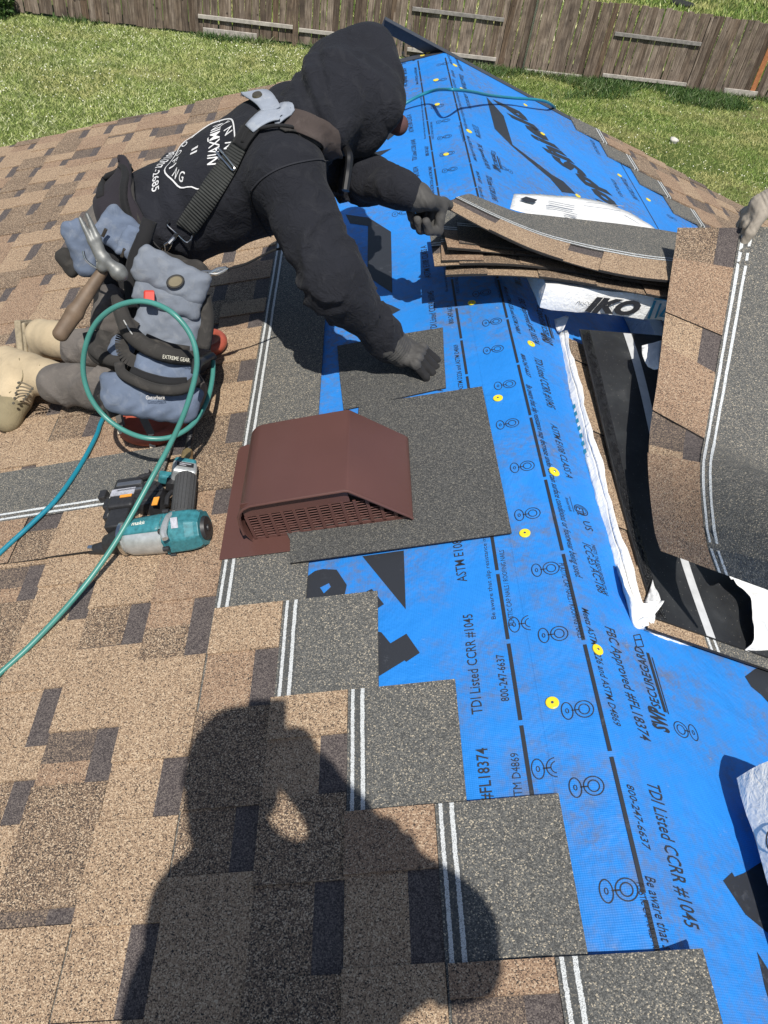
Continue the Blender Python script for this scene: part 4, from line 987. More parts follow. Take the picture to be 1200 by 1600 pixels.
# magazine
m = MB(); g1 = GP(203, 783, .04); mx = nrm(GP(225, 780, .04)-GP(180, 786, .04)); my = nrm(GP(203, 765, .04)-GP(205, 805, .04)); my = nrm(my-mx*(mx @ my)); mz = np.cross(mx, my)
if mz @ NL < 0: mz = -mz
m.box(g1, mx*.034, my*.050, mz*.036); bevel(m.build('magazine', GK, gun), .008, 3)
m = MB(); m.box(GP(203, 757, .072), mx*.033, my*.007, mz*.006); m.box(GP(203, 766, .074), mx*.033, my*.004, mz*.004); bevel(m.build('magazine_lid', plain('smoked_steel', (.28, .28, .29), .3, .8), gun), .002, 2)
m = MB(); m.box(g1+mz*.037-my*.004+mx*.0, mx*.031, my*.011, mz*.001); m.build('warning_label', GW, gun)
m = MB(); m.box(g1+mz*.0375-my*.020+mx*.012, mx*.015, my*.004, mz*.001); m.box(GP(243, 783, .073), mx*.007, my*.013, mz*.001); m.build('orange_label', GO_, gun)
m = MB(); q = GP(238, 785, .036); m.cyl(q-mz*.034, q+mz*.034, .043, .041, 22); m.cyl(q+mz*.034, q+mz*.037, .030, .028, 22); autosmooth(m.build('nail_canister', GK, gun))
m = MB()
for k in range(6): al = k*pi/3; m.bar(q+mz*.036+(mx*cos(al)+my*sin(al))*.008, q+mz*.036+(mx*cos(al)+my*sin(al))*.038, .004, .004, up=mz)
m.build('canister_rib', GK, gun)
m = MB(); m.tube([GP(203, 757, .045), GP(220, 747, .05), GP(236, 741, .055), GP(232, 735, .06)], [.006, .008, .008, .004], 8); m.cyl(GP(229, 736, .055), GP(229, 736, .068), .006, .006, 10); autosmooth(m.build('latch', GK, gun))
# nose
m = MB(); n1, n2 = GP(205, 843, .048), GP(168, 850, .034); m.tube([n1, (n1+n2)/2, n2], [.034, .030, .022], 14); m.box(GP(190, 820, .042), mx*.026, my*.03, mz*.028); m.box(GP(182, 798, .04), mx*.018, my*.04, mz*.02); bevel(autosmooth(m.build('nose', GK, gun)), .004, 2)
m = MB(); m.tube([GP(200, 850, .03), GP(165, 856, .026), GP(148, 859, .022), GP(140, 862, .018)], [.017, .017, .014, .009], 10); autosmooth(m.build('contact_foot', GK, gun))
m = MB(); m.tube([GP(146, 856, .031), GP(139, 856, .031)], .007, 10); m.build('foot_tip', STEEL, gun)
m = MB(); m.box(GP(164, 778, .035), mx*.010, my*.014, mz*.016); bevel(m.build('shingle_guide', GK, gun), .003, 2); m = MB(); m.box(GP(172, 790, .04), mx*.012, my*.016, mz*.012); bevel(m.build('guide_bracket', GK, gun), .003, 2); m = MB(); m.cyl(GP(171, 805, .05), GP(171, 805, .06), .006, .006, 10); m.build('guide_screw', GK, gun)
m = MB(); k0, k1 = GP(290, 728, .05), GP(293, 706, .05); m.tube([k0, k0*.5+k1*.5, k1], [.013, .015, .014], 8); m.build('brass_fitting', BRASS, gun)
m = MB(); m.tube([GP(291, 735, .052), GP(290, 726, .05)], .017, 12); autosmooth(m.build('swivel', GK, gun))

HOSEG = plain('green_hose_rubber', (.055, .215, .185), .38, var=.1, scale=30, spec=.5); HOSEB = plain('blue_hose_rubber', (.012, .19, .27), .4, var=.08, scale=30)
def hose(name, label, pts, r, mat, cat='air hose', extra=()):
    m = MB(); C = spline(pts, 14); m.tube(C, r, 12)
    o = mesh_obj(name, np.array(m.v), m.f, mat, None, smooth=True, origin=C[len(C)//2]); return tag(o, label, cat)
gh = hose('air_hose', 'green air hose looped once against the worker\'s pouches and running down to the left', [PX(*q) for q in ((-60, 1105, .022), (0, 1052, .024), (60, 996, .03), (130, 918, .045), (185, 840, .085), (240, 742, .15), (268, 690, .20), (290, 640, .26), (305, 588, .32), (307, 555, .36), (297, 522, .40), (273, 492, .44), (243, 475, .46), (212, 471, .47), (178, 481, .46), (150, 505, .43), (134, 540, .385), (130, 580, .33), (140, 618, .275), (163, 650, .225), (195, 673, .19), (232, 685, .17), (270, 682, .15), (302, 662, .14), (323, 628, .14), (332, 590, .15), (333, 556, .17))], .0062, HOSEG)
m = MB(); m.tube(spline([PX(*q) for q in ((333, 560, .168), (330, 556, .18), (322, 560, .20), (312, 566, .22), (306, 575, .24))], 6), .0105, 10); autosmooth(m.build('coupler', GK, gh)); m = MB(); m.tube([PX(308, 562, .335), PX(305, 584, .315)], .0105, 12); autosmooth(m.build('coupler', GK, gh))
m = MB(); m.tube(spline([PX(*q) for q in ((305, 578, .24), (309, 600, .19), (306, 640, .13), (300, 668, .09), (296, 690, .065), (293, 708, .05))], 8), .0072, 10)
C = spline([PX(*q) for q in ((301, 664, .095), (296, 690, .065), (294, 704, .052))], 12)
for i in range(0, len(C)-1, 2): m.tube([C[i], C[i]+(C[i+1]-C[i])*.6], .0095, 10)
autosmooth(m.build('whip_hose', GK, gh))
hose('air_hose', 'blue air hose lying on the shingles from the left edge to under the knee', [PX(*q) for q in ((-50, 915, .03), (0, 864, .032), (50, 818, .034), (90, 778, .036), (125, 728, .034), (150, 682, .030), (158, 660, .030), (175, 630, .028), (215, 590, .028))], .0062, HOSEB)
hose('air_hose', 'teal air hose arching over the ridge near the far gable end', [PX(*q) for q in ((560, 205, .015, 'L'), (600, 185, .015, 'L'), (628, 165, .03, 'L'), (655, 150, .05, 'L'), (680, 141, .07, 'L'), (705, 140, .09, 'R'), (735, 143, .08, 'R'), (765, 149, .05, 'R'), (800, 153, .04, 'R'), (830, 155, .05, 'R'), (850, 158, .05, 'R'), (862, 164, .03, 'R'), (868, 172, -.04, 'R'), (870, 185, -.3, 'R'), (872, 205, -1.2, 'R'), (880, 225, -2.6, 'R'))], .0068, HOSEB)
# ================================================================== smooth bodies: signed distance fields meshed with surface nets
class SDF:
    def __init__(s, lo, hi, cell, k=.02):
        s.lo = np.asarray(lo, float); s.c = cell; s.k = k; n = np.ceil((np.asarray(hi)-s.lo)/cell).astype(int)+1; s.n = n; s.F = np.full(tuple(n), 9.0, np.float32); s.G = {}
    def _box(s, lo, hi):
        a = np.maximum(0, np.floor((lo-s.lo)/s.c).astype(int)); b = np.minimum(s.n, np.ceil((hi-s.lo)/s.c).astype(int)+1)
        if (b <= a).any(): return None, None
        ax = [s.lo[i]+s.c*np.arange(a[i], b[i]) for i in range(3)]
        return (slice(a[0], b[0]), slice(a[1], b[1]), slice(a[2], b[2])), np.stack(np.meshgrid(*ax, indexing='ij'), -1).astype(np.float32)
    def put(s, lo, hi, fn, k=None, grp=0, op='u'):
        k = s.k if k is None else k; sl, P = s._box(np.asarray(lo)-3*k-.02, np.asarray(hi)+3*k+.02)
        if sl is None: return
        d = fn(P).astype(np.float32); f = s.F[sl]
        if op == 'u':
            h = np.clip(.5+.5*(d-f)/k, 0, 1) if k > 0 else None
            s.F[sl] = d*(1-h)+f*h-k*h*(1-h) if k > 0 else np.minimum(f, d)
            if grp not in s.G: s.G[grp] = np.full(tuple(s.n), 9.0, np.float32)
            s.G[grp][sl] = np.minimum(s.G[grp][sl], d)
        else:
            h = np.clip(.5-.5*(f+d)/k, 0, 1); s.F[sl] = f*(1-h)-d*h+k*h*(1-h)
    def cone(s, a, b, r0, r1, k=None, grp=0, side=None, flat0=1.0, flat1=None, fold=None, op='u'):
        """tapered limb from a to b; with side given, the section is widened along it (radius r is the thin one, flat >= 1 the width ratio)"""
        a = np.asarray(a, float); b = np.asarray(b, float); ab = b-a; L2 = float(ab @ ab)+1e-9; flat1 = flat0 if flat1 is None else flat1; R_ = max(r0*flat0, r1*flat1)*1.15
        def fn(P):
            q = P-a; t = np.clip((q @ ab)/L2, 0, 1); o = q-t[..., None]*ab
            if side is not None:
                c = o @ side; fl = flat0+(flat1-flat0)*t; o = o-(c*(1-1/fl))[..., None]*side
            r = r0+(r1-r0)*t
            if fold: r = r+fold(P, t)
            return np.linalg.norm(o, axis=-1)-r
        s.put(np.minimum(a, b)-R_, np.maximum(a, b)+R_, fn, k, grp, op)
    def ell(s, c, M, r, k=None, grp=0, op='u'):
        c = np.asarray(c, float); M = np.asarray(M, float); r = np.asarray(r, float)
        def fn(P):
            q = (P-c) @ M.T; k0 = np.linalg.norm(q/r, axis=-1); k1 = np.linalg.norm(q/(r*r), axis=-1)+1e-9; return k0*(k0-1)/k1
        s.put(c-r.max(), c+r.max(), fn, k, grp, op)
    def rbox(s, c, M, h, r, k=None, grp=0, op='u'):
        c = np.asarray(c, float); M = np.asarray(M, float); h = np.asarray(h, float)
        def fn(P):
            q = np.abs((P-c) @ M.T)-h+r; return np.linalg.norm(np.maximum(q, 0), axis=-1)+np.minimum(q.max(-1), 0)-r
        e = np.linalg.norm(h); s.put(c-e, c+e, fn, k, grp, op)
    def disp(s, fn):
        m = np.abs(s.F) < 4*s.c+.02; idx = np.argwhere(m); P = s.lo+idx*s.c; s.F[m] += fn(P).astype(np.float32)
    def mesh(s, smooth=1):
        F = s.F; I = F < 0; c = I[:-1, :-1, :-1]; any_ = np.zeros_like(c); all_ = np.ones_like(c)
        for d in np.ndindex(2, 2, 2):
            q = I[d[0]:d[0]+c.shape[0], d[1]:d[1]+c.shape[1], d[2]:d[2]+c.shape[2]]; any_ = any_ | q; all_ = all_ & q
        act = np.argwhere(any_ & ~all_); ids = np.full(c.shape, -1, np.int32); ids[tuple(act.T)] = np.arange(len(act))
        V = np.zeros((len(act), 3)); W = np.zeros(len(act)); cor = [np.array(d) for d in np.ndindex(2, 2, 2)]
        for i in range(8):
            for j in range(i+1, 8):
                if np.abs(cor[i]-cor[j]).sum() != 1: continue
                f0 = F[tuple((act+cor[i]).T)]; f1 = F[tuple((act+cor[j]).T)]; x = (f0 < 0) != (f1 < 0); t = np.where(x, f0/(f0-f1+1e-12), 0)
                V += np.where(x[:, None], cor[i]+(cor[j]-cor[i])*t[:, None], 0); W += x
        V = s.lo+(act+V/W[:, None])*s.c; Fc = []
        for ax in range(3):
            o = [1 if i != ax else 0 for i in range(3)]; hi = [slice(1, -1) if i != ax else slice(0, -1) for i in range(3)]
            hi2 = [slice(1, -1) if i != ax else slice(1, None) for i in range(3)]; x = I[tuple(hi)] != I[tuple(hi2)]; e = np.argwhere(x)+np.array(o); b, d = [i for i in range(3) if i != ax]
            ub = np.zeros(3, int); ub[b] = 1; ud = np.zeros(3, int); ud[d] = 1
            q = np.stack([ids[tuple((e-ub-ud).T)], ids[tuple((e-ud).T)], ids[tuple(e.T)], ids[tuple((e-ub).T)]], 1); ins = I[tuple(e.T)]
            if ax == 1: ins = ~ins
            q[~ins] = q[~ins][:, ::-1]; Fc.append(q)
        Fc = np.concatenate(Fc); Fc = Fc[(Fc >= 0).all(1)]
        for _ in range(smooth):
            A = np.zeros_like(V); N = np.zeros(len(V))
            for i in range(4):
                for j in (1, 3): np.add.at(A, Fc[:, i], V[Fc[:, (i+j) % 4]]); np.add.at(N, Fc[:, i], 1)
            V = V*.5+.5*A/np.maximum(N, 1)[:, None]
        return V, Fc
    def build(s, name, mats, parent=None, groups=None, smooth=1, origin=None):
        V, Fc = s.mesh(smooth); fm = None
        if groups:
            C = V[Fc].mean(1); ix = np.clip(np.round((C-s.lo)/s.c).astype(int), 0, s.n-1); D = np.stack([s.G[g][tuple(ix.T)] if g in s.G else np.full(len(ix), 99.0) for g in groups], 1); fm = D.argmin(1)
        me = bpy.data.meshes.new(name); org = np.zeros(3) if origin is None else np.asarray(origin, float); V = V-org
        me.vertices.add(len(V)); me.vertices.foreach_set('co', V.ravel().astype(np.float32)); me.loops.add(4*len(Fc)); me.loops.foreach_set('vertex_index', Fc.ravel().astype(np.int32)); me.polygons.add(len(Fc))
        me.polygons.foreach_set('loop_start', np.arange(0, 4*len(Fc), 4, dtype=np.int32)); me.polygons.foreach_set('use_smooth', np.ones(len(Fc), bool))
        for m in (mats if isinstance(mats, list) else [mats]): me.materials.append(m)
        if fm is not None: me.polygons.foreach_set('material_index', fm.astype(np.int32))
        me.update(calc_edges=True); me.validate()
        o = bpy.data.objects.new(name, me); o.location = tuple(org); link(o)
        if parent is not None: adopt(o, parent)
        return o

def cloth(name, col, var=.18, rough=.9, weave=900, dust=None, wr=.5):
    a = NT(name); c = a.coord(); n = a.noise(c, 7, 5, .65); n2 = a.noise(c, weave, 2, .6); n3 = a.noise(c, 26, 4, .65, .6)
    base = a.ramp(n.outputs[0], [(.3, tuple(x*(1-var) for x in col)), (.7, tuple(x*(1+var) for x in col))])
    if dust: base = a.mix(a.math('MULTIPLY', a.ramp(n3.outputs[0], [(.52, 0.0), (.75, 1.0)]), .5), base, dust)
    b1 = a.bump(n3.outputs[0], wr, .006); k = dict(Base_Color=base, Roughness=rough, Normal=a.bump(n2.outputs[0], .35, .0008, b1)); k['Specular_IOR_Level'] = .25; k['Sheen_Weight'] = .03
    return a.out(**k)
HOOD = cloth('black_hoodie_fleece', (.0125, .0135, .0185), dust=(.028, .029, .034), wr=1.7); TROU = cloth('grey_work_trousers', (.125, .112, .102), dust=(.19, .17, .15), wr=.9)
GLOV = cloth('dark_grey_glove', (.060, .058, .056), weave=1400, rough=.7, dust=(.12, .115, .105)); GLVB = cloth('black_glove_band', (.018, .018, .019), weave=1400)
GLOV2 = cloth('tan_grey_glove', (.33, .29, .24), weave=1400, rough=.75, dust=(.10, .085, .07)); BOOT = cloth('tan_suede_boot', (.44, .355, .235), weave=700, dust=(.30, .24, .16), wr=.35); BOOTD = cloth('worn_toe_leather', (.215, .18, .11), weave=700, dust=(.14, .12, .08))
SOLE = plain('boot_sole', (.30, .25, .17), .8, var=.25, scale=60, bump=.3); CAPM = cloth('maroon_cap', (.085, .045, .045)); SKIN = plain('skin', (.42, .24, .17), .5, var=.06)
SHRT = cloth('dark_purple_sleeve', (.022, .018, .028)); JEAN = cloth('blue_jeans', (.05, .07, .12))
def fold(e, f, amp, c0, w0, skew=9.0, ph=0.0):
    e = np.asarray(e, float)
    return lambda P, t: amp*np.sin(f*t+ph+skew*(P @ e)+1.4*np.sin(11*(P @ e)+ph))*np.exp(-((t-c0)/w0)**2)

def body(root, J, mats, cell=.008, thick=1.0, name='body', sag=None):
    """one continuous dressed figure from its joints: group 0 top, 1 trousers"""
    J = {k: np.asarray(v, float) for k, v in J.items()}; A = np.array(list(J.values())); g = SDF(A.min(0)-.26, A.max(0)+.26, cell, .035); T = thick
    sd = nrm(J['shL']-J['shR']); hs = nrm(J['hipL']-J['hipR']); v1 = np.array([.3, .5, .8]); v2 = np.array([.7, -.4, .5])
    # trousers
    g.cone(J['pelvis'], (J['pelvis']+J['waist'])/2, .118*T, .115*T, grp=1, side=hs, flat0=1.4, flat1=1.35)
    for q in 'LR':
        h, k, a = J['hip'+q], J['kn'+q], J['an'+q]
        g.cone(h, k, .092*T, .066*T, grp=1, fold=fold(v1, 14, .004, .85, .3, ph=1)); g.cone(k, a, .066*T, .056*T, grp=1, fold=fold(v2, 17, .0055, .7, .35, 13))
        g.cone(a-(a-k)*.12, a, .060*T, .062*T, grp=1, k=.015)
    # hoodie
    md = J['waist']*.45+J['chest']*.55
    g.cone(J['pelvis']*.35+J['waist']*.65, md, .115*T, .118*T, grp=0, side=sd, flat0=1.36, flat1=1.38, fold=fold(nrm(J['chest']-J['waist']), 9, .004, .4, .5, 38))
    g.cone(md, J['chest'], .122*T, .138*T, grp=0, side=sd, flat0=1.38, flat1=1.36); g.cone(J['chest'], J['neck'], .112*T, .078*T, grp=0, side=sd, flat0=1.35, flat1=1.0)
    if sag is not None: g.cone(J['waist']+sag*.8, J['chest']+sag, .095, .10, grp=0, side=sd, flat0=1.25, flat1=1.3, k=.05)
    for q in 'LR':
        s_, e, w_ = J['sh'+q], J['el'+q], J['wr'+q]; d1, d2_ = nrm(e-s_), nrm(w_-e)
        g.cone(J['chest']*.5+J['neck']*.5, s_, .088*T, .082*T, grp=0)
        g.cone(s_, e, .090*T, .073*T, grp=0, fold=fold(v1, 7, .0035, .95, .5, 17, 2)); g.cone(e, e+(w_-e)*.86, .073*T, .050*T, grp=0, fold=fold(v2, 9, .0035, .35, .6, 15)); g.cone(e+(w_-e)*.80, e+(w_-e)*.93, .049*T, .043*T, grp=0, k=.012, fold=fold(v1, 8, .003, .4, .5, 40))
    g.cone(J['neck'], J['head'], .062, .060, grp=0)
    def wr(P):
        o = .003*np.sin(P @ np.array([23., 31, 11])+2*np.sin(P @ np.array([-13., 9, 21])))
        for q, ph in (('L', .7), ('R', 2.1)):
            for (a, b, f, c0, w0, amp) in ((J['sh'+q], J['el'+q], 3.1, .95, .45, .011), (J['el'+q], J['wr'+q], 4.2, .30, .5, .012), (J['hip'+q], J['kn'+q], 3.0, .8, .35, .009), (J['kn'+q], J['an'+q], 4.0, .55, .5, .009)):
                ab = b-a; ln = np.linalg.norm(ab); t = ((P-a) @ ab)/ln**2; r = np.linalg.norm(P-a-t[:, None]*ab, axis=1); e1 = nrm(np.cross(ab, [.3, .2, 1])); w_ = np.exp(-((t-c0)/w0)**2)*(r < .14)
                x = (P-a) @ e1; y = (P-a) @ np.cross(ab/ln, e1)
                phs = f*t*pi+ph+2.3*np.sin(17*x+9*y+ph)+1.1*np.sin(31*y-12*x+5*t)
                msk = np.clip(.5+.9*np.sin(13*x-21*y+7*t+ph), 0, 1)
                o = o + w_*amp*msk*((1-np.abs(np.sin(phs)))**1.5*1.6-.45)*-1
        ab = J['chest']-J['pelvis']; ln = np.linalg.norm(ab); t = ((P-J['pelvis']) @ ab)/ln**2; z = (P-J['pelvis']) @ sd
        o = o - np.exp(-((t-.35)/.4)**2)*.011*((1-np.abs(np.sin(9*t+1.5*np.sin(11*z)+2*np.sin(P @ np.array([7., 3, 12])))))**1.6-.3)
        return o
    g.disp(wr)
    return g.build(name, mats, root, [0, 1], 1)

def hand(root, wrist, knuck, up, curl, mats, name='glove', thumb=1.0, spread=.021, size=1.0, arm=None, thumb_to=None, cell=.0028, dark=2):
    """gloved hand: palm from wrist to knuckles, back of the hand towards up, four bent fingers of different length and a thumb; curl = bend of each of the three finger joints, in radians"""
    w_ = np.asarray(wrist, float); kn = np.asarray(knuck, float); f = nrm(kn-w_); u = nrm(up-f*(np.asarray(up) @ f)); sd = np.cross(f, u)*thumb; z = size
    pts = [w_, kn, kn+f*.1, kn-u*.1, kn+sd*.07, kn-sd*.07, w_-f*.07, w_+(0 if arm is None else nrm(np.asarray(arm)-w_)*.08)]; g = SDF(np.min(pts, 0)-.05, np.max(pts, 0)+.05, cell, .008)
    pl_ = np.linalg.norm(kn-w_)
    g.cone(w_+f*pl_*.15, kn-f*.012*z, .019*z, .0165*z, side=sd, flat0=1.55, flat1=2.35)
    ar = -f if arm is None else nrm(np.asarray(arm)-w_); g.cone(w_+ar*.045, w_+f*.012, .037*z, .030*z, grp=0, side=sd, flat0=1.12, fold=lambda P, t: .0012*np.sin(40*t))
    ln = [(.044, .027, .022), (.049, .031, .024), (.045, .029, .023), (.035, .022, .020)]; cc = curl if isinstance(curl[0], (list, tuple)) else [curl]*4
    for i in range(4):
        off = (1.5-i)*spread*z; p = kn+sd*off-u*.002*abs(1.5-i); g.ell(p+u*.004, np.eye(3), np.array([.0125, .0125, .0125])*z, .006); a = 0; r = .0112*z*(1 if i < 3 else .88)
        for j in range(3):
            a += cc[i][j]; d = nrm(f*cos(a)-u*sin(a)+sd*.05*(1.5-i)*(1 if j == 0 else -.3)); q = p+d*ln[i][j]*z; g.cone(p, q, r, r*.93, k=.0035, grp=1 if j >= dark else 0); p = q; r *= .93
    tb = w_+f*pl_*.30+sd*.030*z; 
    if thumb_to is not None: tip = np.asarray(thumb_to, float); mid = tb*.45+tip*.55+sd*.012+u*.004
    else: mid = tb+nrm(f*.75+sd*.7-u*.15)*.045*z; tip = mid+nrm(f*.95+sd*.05-u*.35)*.034*z
    g.cone(w_+f*pl_*.2+sd*.018*z, tb, .018*z, .0165*z); g.cone(tb, mid, .0155*z, .0128*z, k=.006); g.cone(mid, tip, .0128*z, .0108*z, k=.003, grp=1)
    g.disp(lambda P: .0006*np.sin(P @ np.array([240., 180, 90])+2*np.sin(P @ np.array([90., -130, 160]))))
    return g.build(name, mats, root, [0, 1], 1)

# ------------------------------------------------------------------ the roofer at work
worker = thing('person', 'kneeling roofer in black hooded sweatshirt, grey gloves and tan boots, bent over the blue sheet', 'person', L(2.0, .95, .02))
J = dict(pelvis=L(2.07, .99, .405), waist=L(2.09, .80, .465), chest=L(2.11, .56, .51), neck=L(2.14, .42, .56), head=PX(540, 158, .58), hipR=L(1.93, .97, .37), hipL=L(2.22, .97, .37),
         knR=L(1.76, .92, .078), knL=PX(292, 548, .078), anR=PX(92, 600, .095), anL=PX(128, 545, .09), shR=L(1.945, .50, .52), shL=L(2.31, .50, .53), elR=PX(522, 438, .33), elL=PX(543, 268, .385), wrR=PX(618, 548, .062), wrL=PX(646, 304, .30, 'Z'))
wbody = body(worker, J, [HOOD, TROU], .0075, 1.0, sag=-NL*.075)
# hood, with the opening turned to the roof
hq = lambda x, y, h=.60: PX(x, y, h)
hc = hq(556, 140)
f_ = nrm(PX(650, 262, .28)-hc); up_ = nrm(PX(560, 40, .62)-hc); up_ = nrm(up_-f_*(up_ @ f_)); sd_v = np.cross(f_, up_); HM = np.stack([f_, sd_v, up_])
g = SDF(hc-.36, hc+.36, .006, .035)
sdl = nrm(J['shL']-J['shR'])
g.cone(hq(522, 116), hq(570, 101), .086, .090); g.cone(hq(570, 101), hq(579, 160, .56), .090, .078); g.cone(hq(579, 160, .56), hq(556, 186, .53), .080, .082); g.cone(hq(556, 186, .53), hq(530, 150), .085, .10)
g.cone(hq(584, 82), hq(598, 120, .585), .052, .050, k=.02); g.cone(hq(598, 120, .585), hq(604, 172, .54), .050, .038, k=.02); g.cone(hq(604, 172, .54), hq(560, 214, .50), .036, .045, k=.02)
g.cone(hq(520, 150, .58), J['neck']+NL*.01, .105, .105, side=sdl, flat0=1.0, flat1=1.3, k=.05)
g.ell(hc+f_*.185-up_*.03, HM, (.10, .075, .095), k=.010, op='s')
A_, B_ = hq(472, 100, .66), hq(522, 214, .62)                       # the crease where the hood meets the shoulders
def crease(P, a, b, wd, amp, bow=0.0):
    ab = b-a; t = np.clip(((P-a) @ ab)/(ab @ ab), 0, 1); w_ = nrm(np.cross(ab, CAM-a)); o = (P-a)-t[:, None]*ab; x = o @ w_ - bow*np.sin(pi*t); fr = (o @ nrm(CAM-a)) > -.09
    return amp*np.exp(-(x/wd)**2)*np.sin(pi*np.clip(t, .05, .95))**.5*fr
g.disp(lambda P: .006*np.sin((P-hc) @ (up_*22-f_*15)+1.6*np.sin((P-hc) @ (sd_v*15-f_*11)))*np.clip(.55-((P-hc) @ f_)*3, .2, 1)+.0035*np.sin((P-hc) @ (f_*47+up_*29+sd_v*22)+2*np.sin((P-hc) @ (up_*19)))
       + crease(P, A_, B_, .010, .013, .02) - crease(P, A_-EX*0+ (hq(488, 100, .66)-A_), hq(540, 212, .60), .013, .008, .02) + crease(P, hq(505, 96, .66), hq(530, 190, .64), .008, .008, .01) + crease(P, hq(545, 60, .66), hq(600, 190, .60), .005, .004) + crease(P, hq(560, 150, .66), hq(604, 196, .58), .010, .006))
hoodo = g.build('hood', HOOD, worker)
g = SDF(hc-.25, hc+.28, .005, .012); fc = hc+nrm(hc-CAM)*.035-up_*.02; g.ell(fc, HM, (.072, .060, .085)); g.ell(fc+f_*.07-up_*.02, HM, (.018, .013, .026)); g.cone(fc+f_*.045-up_*.06, fc-up_*.07, .032, .032)
g.build('face', SKIN, worker)
g = SDF(PX(610, 190, .49)-.2, PX(610, 190, .49)+.2, .0045, .012); b0, b1_ = PX(588, 174, .52), PX(624, 196, .475); g.cone(b0, b1_, .024, .021, side=nrm(np.cross(b1_-b0, CAM-b0)), flat0=1.5, flat1=1.25); g.cone(b1_, b1_+nrm(b1_-CAM)*.10, .021, .016)
g.build('cap', CAPM, worker)
# hands
hand(worker, PX(622, 550, .064), PX(655, 556, .052), NL*.85+nrm(_U)*.25-_F*.3, (.75, .75, .5), [GLOV, GLVB], thumb=-1.0, size=1.2, thumb_to=PX(650, 574, .02), arm=J['elR'], dark=0)
m = MB(); kb, ke = PX(626, 552, .058), PX(655, 557, .050); ff = nrm(ke-kb); 
tip_l = PX(700, 325, .245, 'Z')
hand(worker, PX(648, 306, .292, 'Z'), PX(676, 319, .262, 'Z'), EZ*.9+nrm(_U)*.2-EX*.1, (1.3, 1.55, 1.0), [GLOV, GLOV], thumb=1.0, size=1.24, thumb_to=tip_l+EZ*.008, arm=J['elL'])
# boots
def bvh_of_late(o):
    bpy.context.view_layer.update(); mw = o.matrix_world; return BVHTree.FromPolygons([mw @ v.co for v in o.data.vertices], [tuple(p.vertices) for p in o.data.polygons])
def boot(parts_, name='boot', k=.02):
    P_ = np.array([p for a in parts_ for p in a[:2]]); g = SDF(P_.min(0)-.1, P_.max(0)+.1, .0045, k)
    for a, b, r0, r1, gr in parts_: g.cone(a, b, r0, r1, grp=gr, fold=fold((.5, .3, .8), 9, .0012, .5, .5, 30))
    return g.build(name, [BOOT, BOOTD], worker, [0, 1])
aR = J['anR']; hR = PX(18, 572, .115); tR = PX(14, 652, .045)
b1 = boot([(PX(92, 596, .095), PX(45, 583, .105), .054, .058, 0), (PX(45, 583, .105), PX(12, 566, .112), .056, .050, 0), (PX(25, 585, .105), PX(22, 622, .075), .054, .048, 0), (PX(22, 622, .075), PX(12, 655, .045), .047, .040, 1)])
m = MB(); sA, sB = PX(-14, 560, .10), PX(-14, 662, .035); m.bar(sA, sB, .075, .024, up=nrm(_R)); bevel(m.build('sole', SOLE, b1), .008, 2)
for q_ in ([(70, 545), (62, 570), (60, 600), (66, 622)], [(30, 560), (36, 585), (28, 604), (14, 614)], [(88, 556), (84, 580), (84, 606)]):
    bb = bvh_of_late(b1); pts_ = []
    for x, y in q_:
        d_ = Vector(tuple(nrm(ray(x, y)))); r_ = bb.ray_cast(Vector(tuple(CAM)), d_)
        if r_[0] is not None: pts_.append(np.array(r_[0])-np.array(d_)*.0006)
    if len(pts_) > 1: mm = MB(); mm.tube(spline(pts_, 5), .0016, 6); mm.build('seam', BOOTD, b1)
lm = MB()
for k in range(5):
    q0, q1 = PX(52-3*k, 606+3*k, .15-.010*k), PX(30-2*k, 597+7*k, .155-.012*k); lm.tube(spline([q0, (q0+q1)/2+NL*.004, q1], 4), .0022, 6)
lm.build('lace', plain('boot_lace', (.16, .13, .09), .8), b1)
m = MB()
for k in range(5):
    for q in (PX(50-3*k, 608+4*k, .152-.011*k), PX(29-2*k, 598+8*k, .157-.013*k)): m.cyl(q-NL*.002, q+NL*.002, .0042, .0036, 8)
tag(m.build('eyelet', plain('eyelet_metal', (.2, .18, .14), .4, .6), b1), kind='stuff')
b2_ = boot([(PX(128, 543, .09), PX(92, 532, .10), .052, .055, 0), (PX(92, 532, .10), PX(66, 524, .10), .056, .052, 0), (PX(82, 532, .095), PX(66, 548, .05), .05, .042, 0)])
m = MB(); m.bar(PX(37, 500, .13), PX(42, 556, .035), .10, .022, up=nrm(_R)); m.bar(PX(45, 502, .13), PX(50, 556, .035), .092, .012, up=nrm(_R)); bevel(m.build('sole', SOLE, b2_), .008, 2)
# red knee pads with their buckles
KR = plain('red_knee_pad', (.34, .075, .045), .5, var=.15, scale=40); KSTR = cloth('grey_strap', (.12, .11, .10)); CREAM = plain('cream_tab', (.62, .54, .42), .6)
def kneepad(px, h, ln, wd):
    c = PX(*px, h); d = nrm(PX(px[0]+40, px[1]+8, h)-PX(px[0]-40, px[1]-8, h)); g = SDF(c-.16, c+.16, .0045, .015); b = nrm(np.cross(NL, d)); g.ell(c, np.stack([d, b, NL]), (ln, wd, .036)); g.ell(c+NL*.03, np.stack([d, b, NL]), (ln*.8, wd*.75, .03), op='s')
    return g.build('knee_pad', KR, worker)
kp = kneepad((238, 662), .034, .112, .082); kneepad((322, 536), .048, .07, .06)
m = MB()
for (q0, q1, q2_) in (((184, 640, .10), (188, 658, .07), (190, 668, .05)), ((222, 650, .10), (233, 672, .065), (242, 690, .03))):
    m2 = spline([PX(*q0), PX(*q1), PX(*q2_)], 5)
    for i in range(len(m2)-1): m.bar(m2[i], m2[i+1], .020, .003, up=nrm(CAM-m2[i]))
m.build('strap', KSTR, kp)
